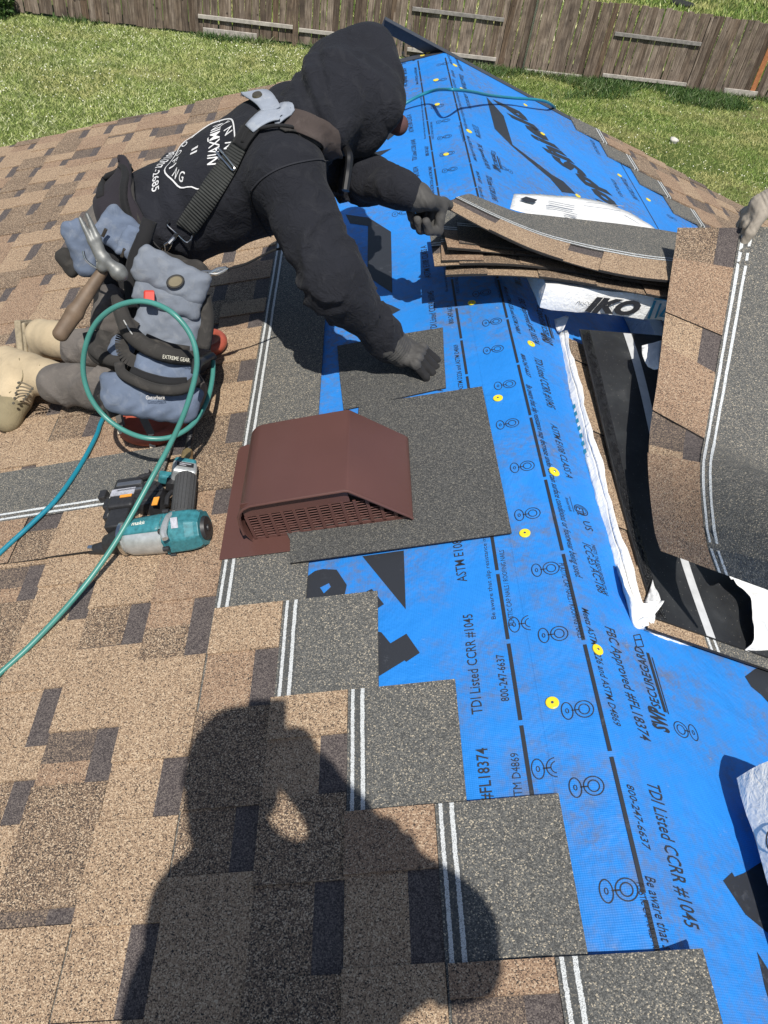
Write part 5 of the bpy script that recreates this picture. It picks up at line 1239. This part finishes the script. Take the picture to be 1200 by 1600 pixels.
for q0, q1 in (((187, 664, .06), (189, 678, .045)), ((236, 678, .055), (239, 700, .02))):
    m = MB(); m.bar(PX(*q0), PX(*q1), .016, .006, up=nrm(CAM-PX(*q0))); bevel(m.build('buckle', CREAM, kp), .002, 2)
m = MB(); m.tube(spline([PX(240, 696, .02), PX(226, 702, .012), PX(212, 690, .02)], 5), .004, 6); m.build('hook', KSTR, kp)

# ------------------------------------------------------------------ things on the body: cast onto its surface
def bvh_of(objs):
    V = []; Fq = []
    for o in objs:
        mw = Matrix.Translation(o.location) if o.parent is None else Matrix.Translation(o.parent.location) @ o.matrix_basis; n = len(V); V += [mw @ v.co for v in o.data.vertices]; Fq += [tuple(i+n for i in p.vertices) for p in o.data.polygons]
    return BVHTree.FromPolygons(V, Fq)
BV = bvh_of([wbody, hoodo])
def hit(x, y, off=0.0):
    d = Vector(tuple(nrm(ray(x, y)))); r = BV.ray_cast(Vector(tuple(CAM)), d)
    if r[0] is None:                                    # just off the outline: the nearest place on it
        best = None
        for t in np.linspace(1.5, 3.0, 40):
            q = CAM+np.array(d)*t; k = BV.find_nearest(Vector(tuple(q)))
            if k[0] is not None and (best is None or k[3] < best[3]): best = k
        p, n = np.array(best[0]), np.array(best[1]); q = p-CAM; n = nrm(p-(J['chest']*.6+J['waist']*.4)) if best[3] > .0 else n; return p+n*off, n
    p, n = np.array(r[0]), np.array(r[1]); n = n if n @ np.array(d) < 0 else -n; return p+n*off, n
def strap(name, px, wd, mat, parent, off=.006, th=.004, n=9, edge=None):
    pts = []; 
    for q in spline([(x, y, 0) for x, y in px], 6):
        p, nn = hit(q[0], q[1], off)
        if p is not None: pts.append((p, nn))
    P_ = np.array([p for p, _ in pts]); N_ = np.array([q for _, q in pts])
    for _ in range(9): P_[1:-1] = (P_[:-2]+2*P_[1:-1]+P_[2:])/4; N_[1:-1] = (N_[:-2]+2*N_[1:-1]+N_[2:])/4
    T_ = np.gradient(P_, axis=0); v = []; f = []; W = np.interp(np.linspace(0, 1, len(P_)), np.linspace(0, 1, len(wd)), wd) if not np.isscalar(wd) else np.full(len(P_), wd)
    for i in range(len(P_)):
        t = nrm(T_[i]); s_ = nrm(np.cross(N_[i], t)); nn = nrm(np.cross(t, s_)); nn = nn if nn @ N_[i] > 0 else -nn
        for j in range(5): 
            a = (j/4-.5); q = P_[i]+s_*W[i]*a; r = BV.find_nearest(Vector(tuple(q))); b = q
            if r[0] is not None: 
                pn = np.array(r[0]); nv = np.array(r[1]); e = (q-pn) @ nn
                if e < off: b = q+nn*(off-e)
            v.append(b)
    for i in range(len(P_)-1):
        for j in range(4): f.append((i*5+j, i*5+j+1, i*5+j+6, i*5+j+5))
    o = mesh_obj(name, v, f, mat, parent, smooth=True); s_ = o.modifiers.new('solid', 'SOLIDIFY'); s_.thickness = th; s_.offset = 0; return o

def webbing(name, col):
    a = NT(name); c = a.coord(); w_ = a.n('TexWave', {'bands_direction': 'DIAGONAL'}, Vector=c, Scale=55.0, Distortion=.3); n = a.noise(c, 15, 4, .6)
    return a.out(Base_Color=a.ramp(n.outputs[0], [(.3, tuple(x*.7 for x in col)), (.7, tuple(x*1.3 for x in col))]), Roughness=.85, Normal=a.bump(w_.outputs[0], .8, .003))
WEB = webbing('ribbed_webbing', (.028, .030, .028)); DENIM = cloth('worn_blue_suede', (.115, .145, .205), dust=(.25, .27, .30), weave=600, wr=.35); DENIL = cloth('pale_blue_suede', (.25, .28, .33), dust=(.42, .43, .44), weave=600, wr=.3); DENIG = cloth('grey_blue_suede', (.155, .175, .21), dust=(.27, .28, .29), weave=600, wr=.35)
NYL = cloth('dark_grey_nylon', (.034, .032, .030), weave=800, dust=(.10, .09, .08), wr=.3); NYB = cloth('black_nylon', (.014, .014, .015), weave=800); BRST = cloth('brown_dusty_strap', (.06, .047, .043), weave=700, dust=(.12, .10, .09))
belt = thing('tool_belt', 'blue suede tool belt with pouches, black suspenders and steel clips on the kneeling roofer', 'tool belt', PX(240, 420, .45))
strap('back_strap', [(289, 358), (318, 318), (350, 272), (378, 228), (392, 205)], .054, WEB, belt, .006)
strap('back_strap', [(378, 232), (392, 208), (410, 190), (420, 182)], .05, NYB, belt, .0095)
strap('yoke', [(394, 208), (408, 196), (424, 187), (440, 186), (456, 190)], [.034, .044, .058, .060, .054], DENIL, belt, .014)
strap('yoke', [(376, 156), (392, 154), (408, 158), (418, 168), (424, 182)], [.050, .056, .054, .050, .046], DENIL, belt, .0155)
strap('yoke_trim', [(384, 226), (392, 205), (410, 207), (436, 204), (456, 206)], .010, NYB, belt, .011, .006)
strap('shoulder_strap', [(455, 189), (476, 194), (497, 206), (513, 222), (522, 238)], .052, BRST, belt, .011)
strap('shoulder_strap', [(440, 206), (468, 205), (492, 213), (510, 228)], .026, NYL, belt, .006)
g = SDF(PX(352, 168, .52)-.2, PX(352, 168, .52)+.2, .005, .015); q_ = [hit(x, y, .012)[0] for x, y in ((380, 152), (362, 152), (347, 162), (338, 178))]
for a_, b_ in zip(q_[:-1], q_[1:]): g.cone(a_, b_, .026, .024, side=nrm(np.cross(b_-a_, CAM-a_)), flat0=1.2)
g.build('shoulder_pad', NYB, belt)
def wire(name, pts, r, mat=STEEL, closed=False, parent=None):
    m = MB(); C = spline(pts, 6) if not closed else spline(list(pts)+[pts[0]], 6); m.tube(C, r, 8); return autosmooth(m.build(name, mat, parent if parent is not None else belt))
def hp_(x, y, off): p, n = hit(x, y, off); return p if p is not None else PD(x, y, 1.9)
wire('slider', [hp_(x, y, .013) for x, y in ((346, 237), (360, 252), (371, 264), (368, 268), (357, 258), (342, 242))], .0022, closed=True)
wire('clip_frame', [hp_(x, y, .010) for x, y in ((267, 342), (262, 350), (275, 361), (290, 374), (296, 372), (298, 366))], .0024)
wire('snap_clip', [hp_(278, 362, .010), hp_(270, 370, .011), hp_(262, 378, .011)], .0055)
wire('snap_hook', [hp_(x, y, .011) for x, y in ((266, 374), (256, 380), (254, 388), (259, 389), (266, 380))], .0026, closed=True); wire('belt_ring', [hp_(x, y, .012) for x, y in ((258, 380), (248, 388), (241, 394), (247, 397), (256, 391))], .0022, closed=True)
m = MB()
p, n = hit(405, 160, .018)
if p is not None: m.cyl(p, p+n*.004, .013, .0115, 18); autosmooth(m.build('stud', plain('antique_brass', (.16, .14, .10), .4, .7), belt))
wire('front_strap', [PX(541, 232, .52), PX(546, 245, .51), PX(544, 270, .48), PX(540, 298, .45)], .010, plain('black_plastic', (.012, .012, .013), .3))

strap('sleeve_seam', [(392, 300), (410, 279), (440, 262), (480, 252), (514, 251)], .0035, cloth('hoodie_seam', (.024, .025, .031)), worker, .0022, .002)
strap('sleeve_seam', [(392, 302), (396, 325), (410, 352), (424, 372)], .003, cloth('hoodie_seam_dark', (.006, .006, .008)), worker, .0015, .002)
# ------------------------------------------------------------------ back print of the hoodie
WHT = plain('white_screen_print', (.62, .62, .62), .8, var=.15, scale=200)
pc, pn_ = hit(312, 232); pa, _ = hit(360, 215); pb, _ = hit(325, 275)
bn = nrm(pn_); bu = nrm(pa-pc); bu = nrm(bu-bn*(bu @ bn)); br = np.cross(bu, bn)              # up the back (to the head), and reading direction
if br @ (pb-pc) < 0: br = -br
def on_back(q):
    q = np.asarray(q); r = BV.ray_cast(Vector(tuple(q+bn*.15)), Vector(tuple(-bn)))
    return np.array(r[0])+bn*.0016 if r[0] is not None else q
bp = MB()
def btext(body_, org, ex, ey, width, height, bold=.01):
    o = text_mesh(body_, 'tmp', WHT, None, np.asarray(org), ex, ey, width, height, bold); me = o.data
    bm_ = bmesh.new(); bm_.from_mesh(me); bmesh.ops.triangulate(bm_, faces=bm_.faces[:]); 
    for _ in range(1): bmesh.ops.subdivide_edges(bm_, edges=[e for e in bm_.edges if e.calc_length() > .006], cuts=1)
    V = [on_back(v.co) for v in bm_.verts]; bm_.verts.index_update(); bp.add(V, [tuple(v.index for v in f.verts) for f in bm_.faces]); bm_.free(); bpy.data.objects.remove(o); bpy.data.meshes.remove(me)
rE = .105
ang = lambda a, r: pc + br*cos(a)*r + bu*sin(a)*r
def bline(pts, wd=.004):
    P_ = [on_back(p) for p in pts]
    for i in range(len(P_)-1):
        t = nrm(P_[i+1]-P_[i]); s_ = np.cross(bn, t)*wd/2; bp.add([P_[i]-s_, P_[i+1]-s_, P_[i+1]+s_, P_[i]+s_], [(0, 1, 2, 3)])
bline([ang(a, rE*(1+.025*sin(9*a) if pi*1.05 < a < 1.95*pi else 1)) for a in np.linspace(0, 2*pi, 60)]); bline([ang(2.85, rE), pc-br*.02+bu*.024, ang(.30, rE)], .004)
btext('NIMXVIN', pc-br*.062+bu*.030, br, bu, .124, .030)
for i, ch in enumerate('ROOFING'): a = pi*1.18+i*.64*pi/6; d = ang(a, rE*.80); ex = -br*sin(a)*1+bu*cos(a); btext(ch, d-ex*.009-(br*cos(a)+bu*sin(a))*.0*0+(br*cos(a)+bu*sin(a))*.012, ex, -(br*cos(a)+bu*sin(a)), .018 if ch != 'I' else .006, .024)
for i, ch in enumerate('YNNY'): a = pi*.72-i*.44*pi/3; d = ang(a, rE*.72); ex = br*sin(a)-bu*cos(a); btext(ch, d-ex*.009, ex, br*cos(a)+bu*sin(a), .018, .024)
btext('II', pc-br*.012-bu*.028, br, bu, .022, .022)
btext('(801)707-2685', pc-br*.085-bu*.138, br, bu, .17, .024)
bp.build('back_print', WHT, worker)

# ------------------------------------------------------------------ pouches
def pouch(name, c, dist, mat, bulge=.04, rim=None, rimr=.006, inner=None, n=12, parent=None, sag=.0):
    """a bulging suede pocket between four corners TL, TR, BR, BL (photo pixels), each at its distance from the eye"""
    d = dist if isinstance(dist, (tuple, list)) else [dist]*4; Q = [PD(x, y, dd) for (x, y), dd in zip(c, d)]; nn = nrm(CAM-np.mean(Q, axis=0)); v = []; f = []
    def S(s, t, b=1): 
        p = (Q[0]*(1-s)+Q[1]*s)*(1-t)+(Q[3]*(1-s)+Q[2]*s)*t; return p + nn*b*bulge*(sin(pi*s)**.6)*(.55+.45*sin(pi*min(1, t*.9+.12)))*(1-(t**4)) - nn*sag*t
    for j in range(n+1):
        for i in range(n+1): v.append(S(i/n, j/n)+nn*.0022*sin(9*i/n+7*j/n+c[0][0]))
    for j in range(n):
        for i in range(n): a = j*(n+1)+i; f.append((a, a+1, a+n+2, a+n+1))
    # sides and back
    k = len(v); v += [S(i/n, 0, 0)-nn*.01 for i in range(n+1)]+[S(i/n, 1, 0)-nn*.012 for i in range(n+1)]
    o = mesh_obj(name, v, f, mat, parent or belt, smooth=True); so = o.modifiers.new('solid', 'SOLIDIFY'); so.thickness = .004; so.offset = -1
    if rim is not None:
        m = MB(); m.tube([S(i/16, .0)+nn*.001 for i in range(17)], rimr, 8); m.tube([S(0, j/8)+nn*.001 for j in range(9)], rimr*.6, 6); m.tube([S(1, j/8)+nn*.001 for j in range(9)], rimr*.6, 6); autosmooth(m.build('trim', rim, o))
    if inner is not None:
        m = MB(); m.add([S(i/8, .05, .05)-nn*.006 for i in range(9)]+[S(i/8, .9, .05)-nn*.006 for i in range(9)], [(i, i+1, i+10, i+9) for i in range(8)]); m.build('lining', inner, o)
    return o
# dark backing of the whole rig against hip and thigh
strap('belt_pad', [(207, 243), (196, 272), (188, 305), (190, 345), (206, 385)], [.08, .11, .12, .11, .09], cloth('purple_black_padding', (.022, .019, .024), weave=700), belt, .018, .014)
strap('belt_trim', [(216, 246), (210, 276), (207, 312), (216, 350), (238, 392)], .018, NYB, belt, .028, .012)
strap('belt_trim', [(190, 252), (176, 286), (164, 322)], .02, NYB, belt, .024, .012)
def cushion(name, cx, cy, dist, w_, h_, ang, th, mat, parent=None, r=.8, wr=.0016, taper=0.0, tilt=0.0, seed=0):
    """a stuffed suede pocket facing the photographer, centre / width / height in photo pixels"""
    c = PD(cx, cy, dist); n = nrm(CAM-c); x = nrm(_R-n*(_R @ n)); y = np.cross(n, x); a = radians(-ang); x, y = x*cos(a)+y*sin(a), y*cos(a)-x*sin(a); t_ = tilt; n, y = n*cos(t_)+y*sin(t_), y*cos(t_)-n*sin(t_)
    M_ = np.stack([x, y, n]); k = dist/FPX; hx, hy, hz = w_*k/2, h_*k/2, th/2; R_ = np.linalg.norm([hx, hy, hz])+.02; g = SDF(c-R_, c+R_, .0042, .01); rr = min(hx, hy, hz)*r
    def fn(P):
        q = (P-c) @ M_.T; q[..., 0] = q[..., 0]/(1+taper*q[..., 1]/hy); b = 1-.25*(np.abs(q[..., 0])/hx)**2-.12*(np.abs(q[..., 1])/hy)**2; q[..., 2] = q[..., 2]/np.clip(b, .35, 1); d = np.abs(q)-np.array([hx, hy, hz])+rr
        return (np.linalg.norm(np.maximum(d, 0), axis=-1)+np.minimum(d.max(-1), 0)-rr)*.75
    g.put(c-R_, c+R_, fn, 0.001); ph = seed*1.7
    def wrk(P):
        q = (P-c) @ M_.T; u_, v_ = q[:, 0]/hx, q[:, 1]/hy
        return wr*(np.sin(5*v_+2.2*np.sin(2.6*u_+ph)+ph)*.5+.7*((1-np.abs(np.sin(3.1*u_+1.8*v_+1.4*np.sin(3*v_+ph)+ph)))**2-.3)) + .0012*np.sin(q[:, 0]*160+2*np.sin(q[:, 1]*120))
    g.disp(wrk); return g.build(name, mat, parent or belt, None, 1)
def ribbon(name, pts, width, mat, parent=None, th=.005, n=7):
    C = spline([PD(x, y, d) for x, y, d in pts], n); T_ = np.gradient(C, axis=0); v = []; f = []; W = np.interp(np.linspace(0, 1, len(C)), np.linspace(0, 1, len(width)), width) if not np.isscalar(width) else np.full(len(C), width)
    for i in range(len(C)):
        nn = nrm(CAM-C[i]); s_ = nrm(np.cross(nn, nrm(T_[i])))
        for j, (a, z) in enumerate(((-.5, -.006), (-.25, .001), (0, .003), (.25, .001), (.5, -.006))): v.append(C[i]+s_*W[i]*a+nn*z)
    for i in range(len(C)-1):
        for j in range(4): f.append((i*5+j, i*5+j+1, i*5+j+6, i*5+j+5))
    o = mesh_obj(name, v, f, mat, parent or belt, smooth=True); so = o.modifiers.new('solid', 'SOLIDIFY'); so.thickness = th; so.offset = -1; return o
TAUPE = cloth('taupe_nylon', (.085, .076, .070), weave=800, dust=(.16, .145, .13), wr=.5)
cushion('pouch_body', 252, 500, 2.10, 112, 190, 14, .09, NYL, seed=1)
cushion('pouch_body', 190, 440, 2.12, 70, 150, 12, .06, NYB, seed=2)
strap_b = strap('waist_belt', [(205, 248), (206, 290), (216, 340), (236, 385), (262, 412)], .03, NYL, belt, .012, .008)
cushion('pocket', 190, 364, 2.075, 66, 52, 40, .035, DENIM, seed=3, wr=.0015); cushion('pocket', 206, 380, 2.05, 34, 46, 30, .03, DENIM, seed=4, wr=.0015)
cushion('pocket', 126, 388, 2.11, 34, 76, -14, .05, DENIM, seed=5); cushion('pocket', 108, 410, 2.13, 26, 40, -30, .04, NYL, seed=6)
cushion('side_pocket', 176, 486, 2.08, 50, 70, 24, .055, TAUPE, seed=7)
top = cushion('flap_pocket', 268, 433, 2.015, 108, 54, 26, .075, DENIG, seed=8, r=.6)
cushion('flap_pocket', 262, 468, 2.015, 98, 36, 20, .065, DENIL if False else DENIG, seed=9, r=.6)
cushion('large_pocket', 262, 512, 2.035, 96, 76, 18, .075, DENIG, seed=10)
p5 = cushion('large_pocket', 258, 588, 1.985, 92, 62, 14, .085, DENIM, seed=11, r=.65)
cushion('side_pocket', 176, 548, 2.075, 62, 52, 22, .06, NYL, seed=12); cushion('side_pocket', 190, 545, 2.05, 36, 38, 24, .05, DENIM, seed=13)
p7 = cushion('front_pocket', 236, 624, 1.985, 142, 58, 10, .10, DENIM, seed=14, r=.65, taper=.10)
ribbon('pocket_rim', [(184, 462, 2.03), (190, 490, 2.0), (204, 520, 1.965), (232, 543, 1.94), (268, 556, 1.925), (304, 560, 1.95)], [.026, .030, .034, .034, .032, .028], NYL)
ribbon('pocket_rim', [(186, 568, 1.99), (192, 584, 1.945), (216, 598, 1.92), (250, 609, 1.905), (286, 608, 1.915), (312, 590, 1.95)], .018, NYL, p7); ribbon('lining', [(204, 580, 1.945), (228, 590, 1.93), (262, 598, 1.922), (292, 598, 1.93)], .018, NYB, p7)
ribbon('pocket_rim', [(140, 520, 2.09), (148, 545, 2.055), (172, 562, 2.035), (204, 566, 2.02)], .028, NYL)
ribbon('pocket_rim', [(234, 345, 2.06), (224, 375, 2.03), (212, 405, 2.02), (206, 440, 2.02), (210, 480, 2.02)], .030, NYB)
ribbon('pocket_rim', [(316, 462, 2.03), (322, 500, 2.02), (316, 545, 2.01)], .034, NYL)
ribbon('pocket_rim', [(228, 526, 1.985), (262, 540, 1.97), (296, 546, 1.98)], .007, NYL)
ribbon('thigh_strap', [(166, 612, 2.05), (176, 628, 2.03), (186, 648, 2.03)], .045, NYL)
def disc_at(x, y, dist, ru, rv, t, mat, name, parent, rot=0.0, n=24):
    c = PD(x, y, dist); nn = nrm(CAM-c); a = nrm(_R-nn*(_R @ nn)); b = np.cross(nn, a); a, b = a*cos(rot)-b*sin(rot), a*sin(rot)+b*cos(rot); m = MB(); E_ = [a*cos(q)*ru+b*sin(q)*rv for q in np.linspace(0, 2*pi, n, endpoint=False)]
    m.add([c+e for e in E_]+[c+e*.9+nn*t for e in E_], [(i, (i+1) % n, n+(i+1) % n, n+i) for i in range(n)]+[tuple(range(n, 2*n))]); return m.build(name, mat, parent)
bd = disc_at(274, 440, 1.972, .022, .0155, .002, plain('dark_badge', (.03, .028, .024), .4), 'badge', belt, -.35)
disc_at(274, 440, 1.9695, .0175, .0115, .001, plain('badge_gold', (.20, .17, .11), .4, .5), 'badge_plate', bd, -.35)
def vtext(s_, x0, y0, x1, y1, dist, h, mat, parent):
    a, b = PD(x0, y0, dist), PD(x1, y1, dist); nn = nrm(CAM-a); ex = nrm(b-a); ey = np.cross(nn, ex); return text_mesh(s_, 'printed_lettering', mat, parent, a, ex, ey, np.linalg.norm(b-a), h, .005)
vtext('EXTREME GEAR', 254, 560, 296, 566, 1.912, .009, plain('label_white', (.5, .48, .4), .7), p5)
vtext('Gatorback', 228, 624, 258, 624, 1.912, .009, plain('label_white2', (.5, .48, .45), .7), p7)
m = MB()
for (x, y, x2, y2) in ((160, 370, 166, 357), (190, 402, 195, 388)):
    m = MB(); m.bar(PD(x, y, 2.045), PD(x2, y2, 2.035), .008, .005, up=nrm(CAM-PD(x, y, 2.04))); bevel(m.build('rivet', plain('rivet_dark', (.10, .09, .08), .35, .7), belt), .002, 2)
m = MB(); c = PD(233, 464, 1.965); m.box(c, nrm(_R)*.013, nrm(_U)*.016, nrm(CAM-c)*.010); o = bevel(m.build('marker_cap', plain('red_plastic', (.50, .05, .035), .4), None), .004, 2); tag(o, 'small red plastic cap sticking out of the grey blue pouch', 'cap')
strap_c = MB(); q = spline([PD(x, y, d) for x, y, d in ((210, 500, 2.0), (196, 520, 1.99), (190, 535, 1.99), (196, 556, 1.99), (220, 570, 1.97))], 6)
for i in range(len(q)-1): strap_c.bar(q[i], q[i+1], .03, .004, up=nrm(CAM-q[i]))
strap_c.build('strap_end', NYL, belt)
wire('zipper', [PD(x, y, 1.955) for x, y in ((193, 500), (205, 520), (220, 536), (236, 548), (240, 540), (232, 536))], .0018, plain('pale_zip', (.5, .5, .48), .4, .5))
wire('belly_strap', [PD(x, y, 2.02) for x, y in ((305, 427), (320, 424), (340, 424), (352, 422))], .003, STEEL); wire('belly_clip', [PD(x, y, 2.02) for x, y in ((326, 428), (340, 420), (355, 419), (340, 428))], .0035, STEEL, True)
wire('belly_cord', [PD(x, y, 2.03) for x, y in ((352, 421), (380, 414), (405, 402), (425, 392), (440, 388))], .003, NYB)
# ------------------------------------------------------------------ hammer hanging in its loop
HST = plain('forged_steel', (.17, .175, .17), .5, .35, .25, 40); HWD = plain('hammer_handle_wood', (.13, .088, .056), .6, var=.3, scale=26)
ham = thing('hammer', 'steel rip claw hammer with dark wooden handle hanging from the tool belt', 'hammer', PD(165, 440, 2.0))
a, b = PD(94, 523, 1.97), PD(160, 424, 1.97); g = SDF(np.minimum(a, b)-.05, np.maximum(a, b)+.05, .0035, .008); vn = nrm(CAM-a); hd = nrm(b-a); hw = nrm(np.cross(hd, vn)); g.cone(a, a+(b-a)*.35, .0145, .0155, side=hw, flat0=1.25); g.cone(a+(b-a)*.35, b, .0145, .0115, side=hw, flat0=1.25, flat1=1.15); g.build('handle', HWD, ham)
h0, h1, h2 = PD(133, 340, 1.95), PD(162, 405, 1.95), PD(190, 428, 1.95)
g = SDF(np.min([h0, h1, h2], 0)-.05, np.max([h0, h1, h2], 0)+.05, .0028, .005)
g.cone(h1, PD(178, 418, 1.95), .014, .0125); g.cone(PD(176, 416, 1.95), PD(184, 424, 1.95), .0125, .019, k=.004); g.cone(PD(184, 424, 1.95), PD(188, 428, 1.95), .019, .018, k=.003); g.cone(PD(160, 416, 1.955), PD(163, 402, 1.95), .014, .013)
for dx, dy in ((-5, 3), (6, -3)): g.cone(PD(158+dx*.4, 402+dy*.4, 1.95), PD(147+dx*.8, 374+dy, 1.95), .010, .0085); g.cone(PD(147+dx*.8, 374+dy, 1.95), PD(130+dx, 338+dy, 1.955), .0085, .0045)
g.build('claw_head', HST, ham)
wire('hammer_loop', [PD(x, y, 1.96) for x, y in ((130, 392), (134, 405), (146, 416), (160, 421), (164, 414))], .0026, STEEL)

# ------------------------------------------------------------------ the second roofer, at the right edge
p2 = thing('person', 'second roofer almost out of frame at right, tan grey glove gripping the upright shingle', 'person', R(2.35, 1.35, 0))
ht = HELD(.150, FULL-.012); hk = HELD(.125, FULL-.03)
dB = np.linalg.norm(Bs[-1]-CAM); wr2 = PD(1196, 318, dB-.01); J2 = dict(pelvis=R(2.45, 1.30, .86), waist=R(2.45, 1.25, 1.03), chest=R(2.42, 1.14, 1.28), neck=R(2.38, 1.08, 1.45), head=R(2.32, .98, 1.60), hipR=R(2.56, 1.30, .84), hipL=R(2.34, 1.30, .84), knR=R(2.66, 1.20, .46), knL=R(2.25, 1.18, .46), anR=R(2.68, 1.36, .08), anL=R(2.22, 1.34, .08), shR=R(2.60, 1.12, 1.33), shL=R(2.24, 1.12, 1.33), elL=R(2.05, 1.05, 1.02), elR=R(2.62, .92, 1.05), wrL=wr2+nrm(wr2-hk)*.10, wrR=R(2.5, .70, .92))
J2['elL'] = J2['wrL']*.5+J2['shL']*.5+np.array([.02, -.10, -.04])
body(p2, J2, [SHRT, JEAN], .011, .95)
hand(p2, wr2, PD(1166, 342, dB+.004), EZ*.8-EX*.5, (.55, .9, .6), [GLOV2, GLOV2], thumb=-1.0, size=1.12, thumb_to=PD(1160, 382, np.linalg.norm(Bs[-1]-CAM)-.03), arm=J2['elL'])
hand(p2, J2['wrR'], J2['wrR']+np.array([-.07, .01, -.02]), EZ, (.3, .4, .3), [GLOV2, GLOV2], thumb=1.0, cell=.004)
m = MB(); q0 = wr2+nrm(wr2-hk)*.06; m.tube([q0, q0+nrm(wr2-hk)*.03], .047, 16); autosmooth(m.build('cuff', cloth('maroon_cuff', (.075, .018, .028)), p2))
for q in 'LR':
    g = SDF(J2['an'+q]-.25, J2['an'+q]+.25, .009, .02); a = J2['an'+q]; g.cone(a+EZ*.04, a-NR*.03, .06, .05); g.cone(a-NR*.035, a-NR*.042-AR*.17, .045, .04); g.build('boot', BOOT, p2)
def simple_head(root, c, f, cap):
    f = nrm(f); s_ = nrm(np.cross(f, EZ)); u = np.cross(s_, f); Mx = np.stack([f, s_, u]); g = SDF(c-.2, c+.2, .006, .012); g.ell(c, Mx, (.098, .078, .118)); g.cone(c+f*.05-u*.09, c-f*.01-u*.08, .042, .05); g.ell(c+f*.10-u*.012, Mx, (.018, .014, .026)); g.ell(c+f*.095-u*.06, Mx, (.012, .026, .010))
    for k in (-1, 1): g.ell(c+s_*k*.079-u*.01, Mx, (.02, .010, .032), k=.004); g.ell(c+f*.096+s_*k*.032+u*.018, Mx, (.012, .018, .011), k=.006, op='s')
    g.build('head', SKIN, root); g = SDF(c-.24, c+.24, .007, .008); g.ell(c+u*.025-f*.004, Mx, (.108, .09, .105)); g.rbox(c-u*.10+f*.02, Mx, (.2, .2, .115), .004, k=.004, op='s'); g.cone(c+u*.035+f*.08, c+u*.03+f*.165, .007, .006, side=s_, flat0=10, flat1=7); g.build('cap', cap, root)
simple_head(p2, J2['head']+np.array([-.02, 0, .06]), np.array([-.8, -.1, -.45]), CAPM)

# ------------------------------------------------------------------ the photographer, standing behind the camera; only the shadow falls into view
def sh(x, y, t): return PX(x, y, .012)+SUN*t
p3 = thing('person', 'photographer standing behind the view, known by the shadow over the lower shingles', 'person', L(-.55, .62, 0))
lens = CAM-_F*.004
J3 = dict(head=sh(362, 1216, 1.72), neck=sh(366, 1350, 1.50), chest=sh(440, 1470, 1.38), shR=sh(552, 1462, 1.40), shL=sh(318, 1430, 1.44), elR=sh(694, 1462, 1.26), wrR=sh(446, 1180, 1.56), elL=sh(262, 1600, 1.20), wrL=sh(330, 1750, .98), waist=sh(450, 1640, 1.14))
J3['pelvis'] = J3['waist']+np.array([0, -.10, -.17]); J3['hipR'] = J3['pelvis']+np.array([.10, 0, -.03]); J3['hipL'] = J3['pelvis']+np.array([-.10, 0, -.03])
fR, fL_ = L(-.42, .34, .06), L(-.62, .68, .06); J3['anR'] = fR; J3['anL'] = fL_; J3['knR'] = (J3['hipR']+fR)/2+np.array([.03, .10, 0]); J3['knL'] = (J3['hipL']+fL_)/2+np.array([-.03, .10, 0])
body(p3, J3, [SHRT, JEAN], .011, .92)
simple_head(p3, J3['head'], nrm(CAM-J3['head'])*.4+_F*.8, CAPM)
phc = CAM-_F*.012-_R*.026-_U*.045
m = MB(); m.box(phc, _R*.0365, _U*.074, _F*.004); o = bevel(m.build('phone', plain('phone_black', (.015, .015, .017), .25), None), .003, 3); tag(o, 'black phone held up by the photographer behind the view', 'phone')
hand(p3, J3['wrR'], phc-_U*.050-_F*.045, -_F*.8+_R*.2, (.5, .9, .6), [SKIN, SKIN], thumb=1.0, cell=.004, size=.9, thumb_to=phc-_U*.03-_F*.03-_R*.02)
hand(p3, J3['wrL'], J3['wrL']+nrm(J3['wrL']-J3['elL'])*.09, -EX, (.3, .4, .3), [SKIN, SKIN], thumb=1.0, cell=.004)
for a in (fR, fL_):
    g = SDF(a-.25, a+.25, .009, .02); g.cone(a+EZ*.03, a-NL*.02, .055, .045); g.cone(a-NL*.02, a-NL*.024+EY*.17, .042, .036); g.build('shoe', NYB, p3)
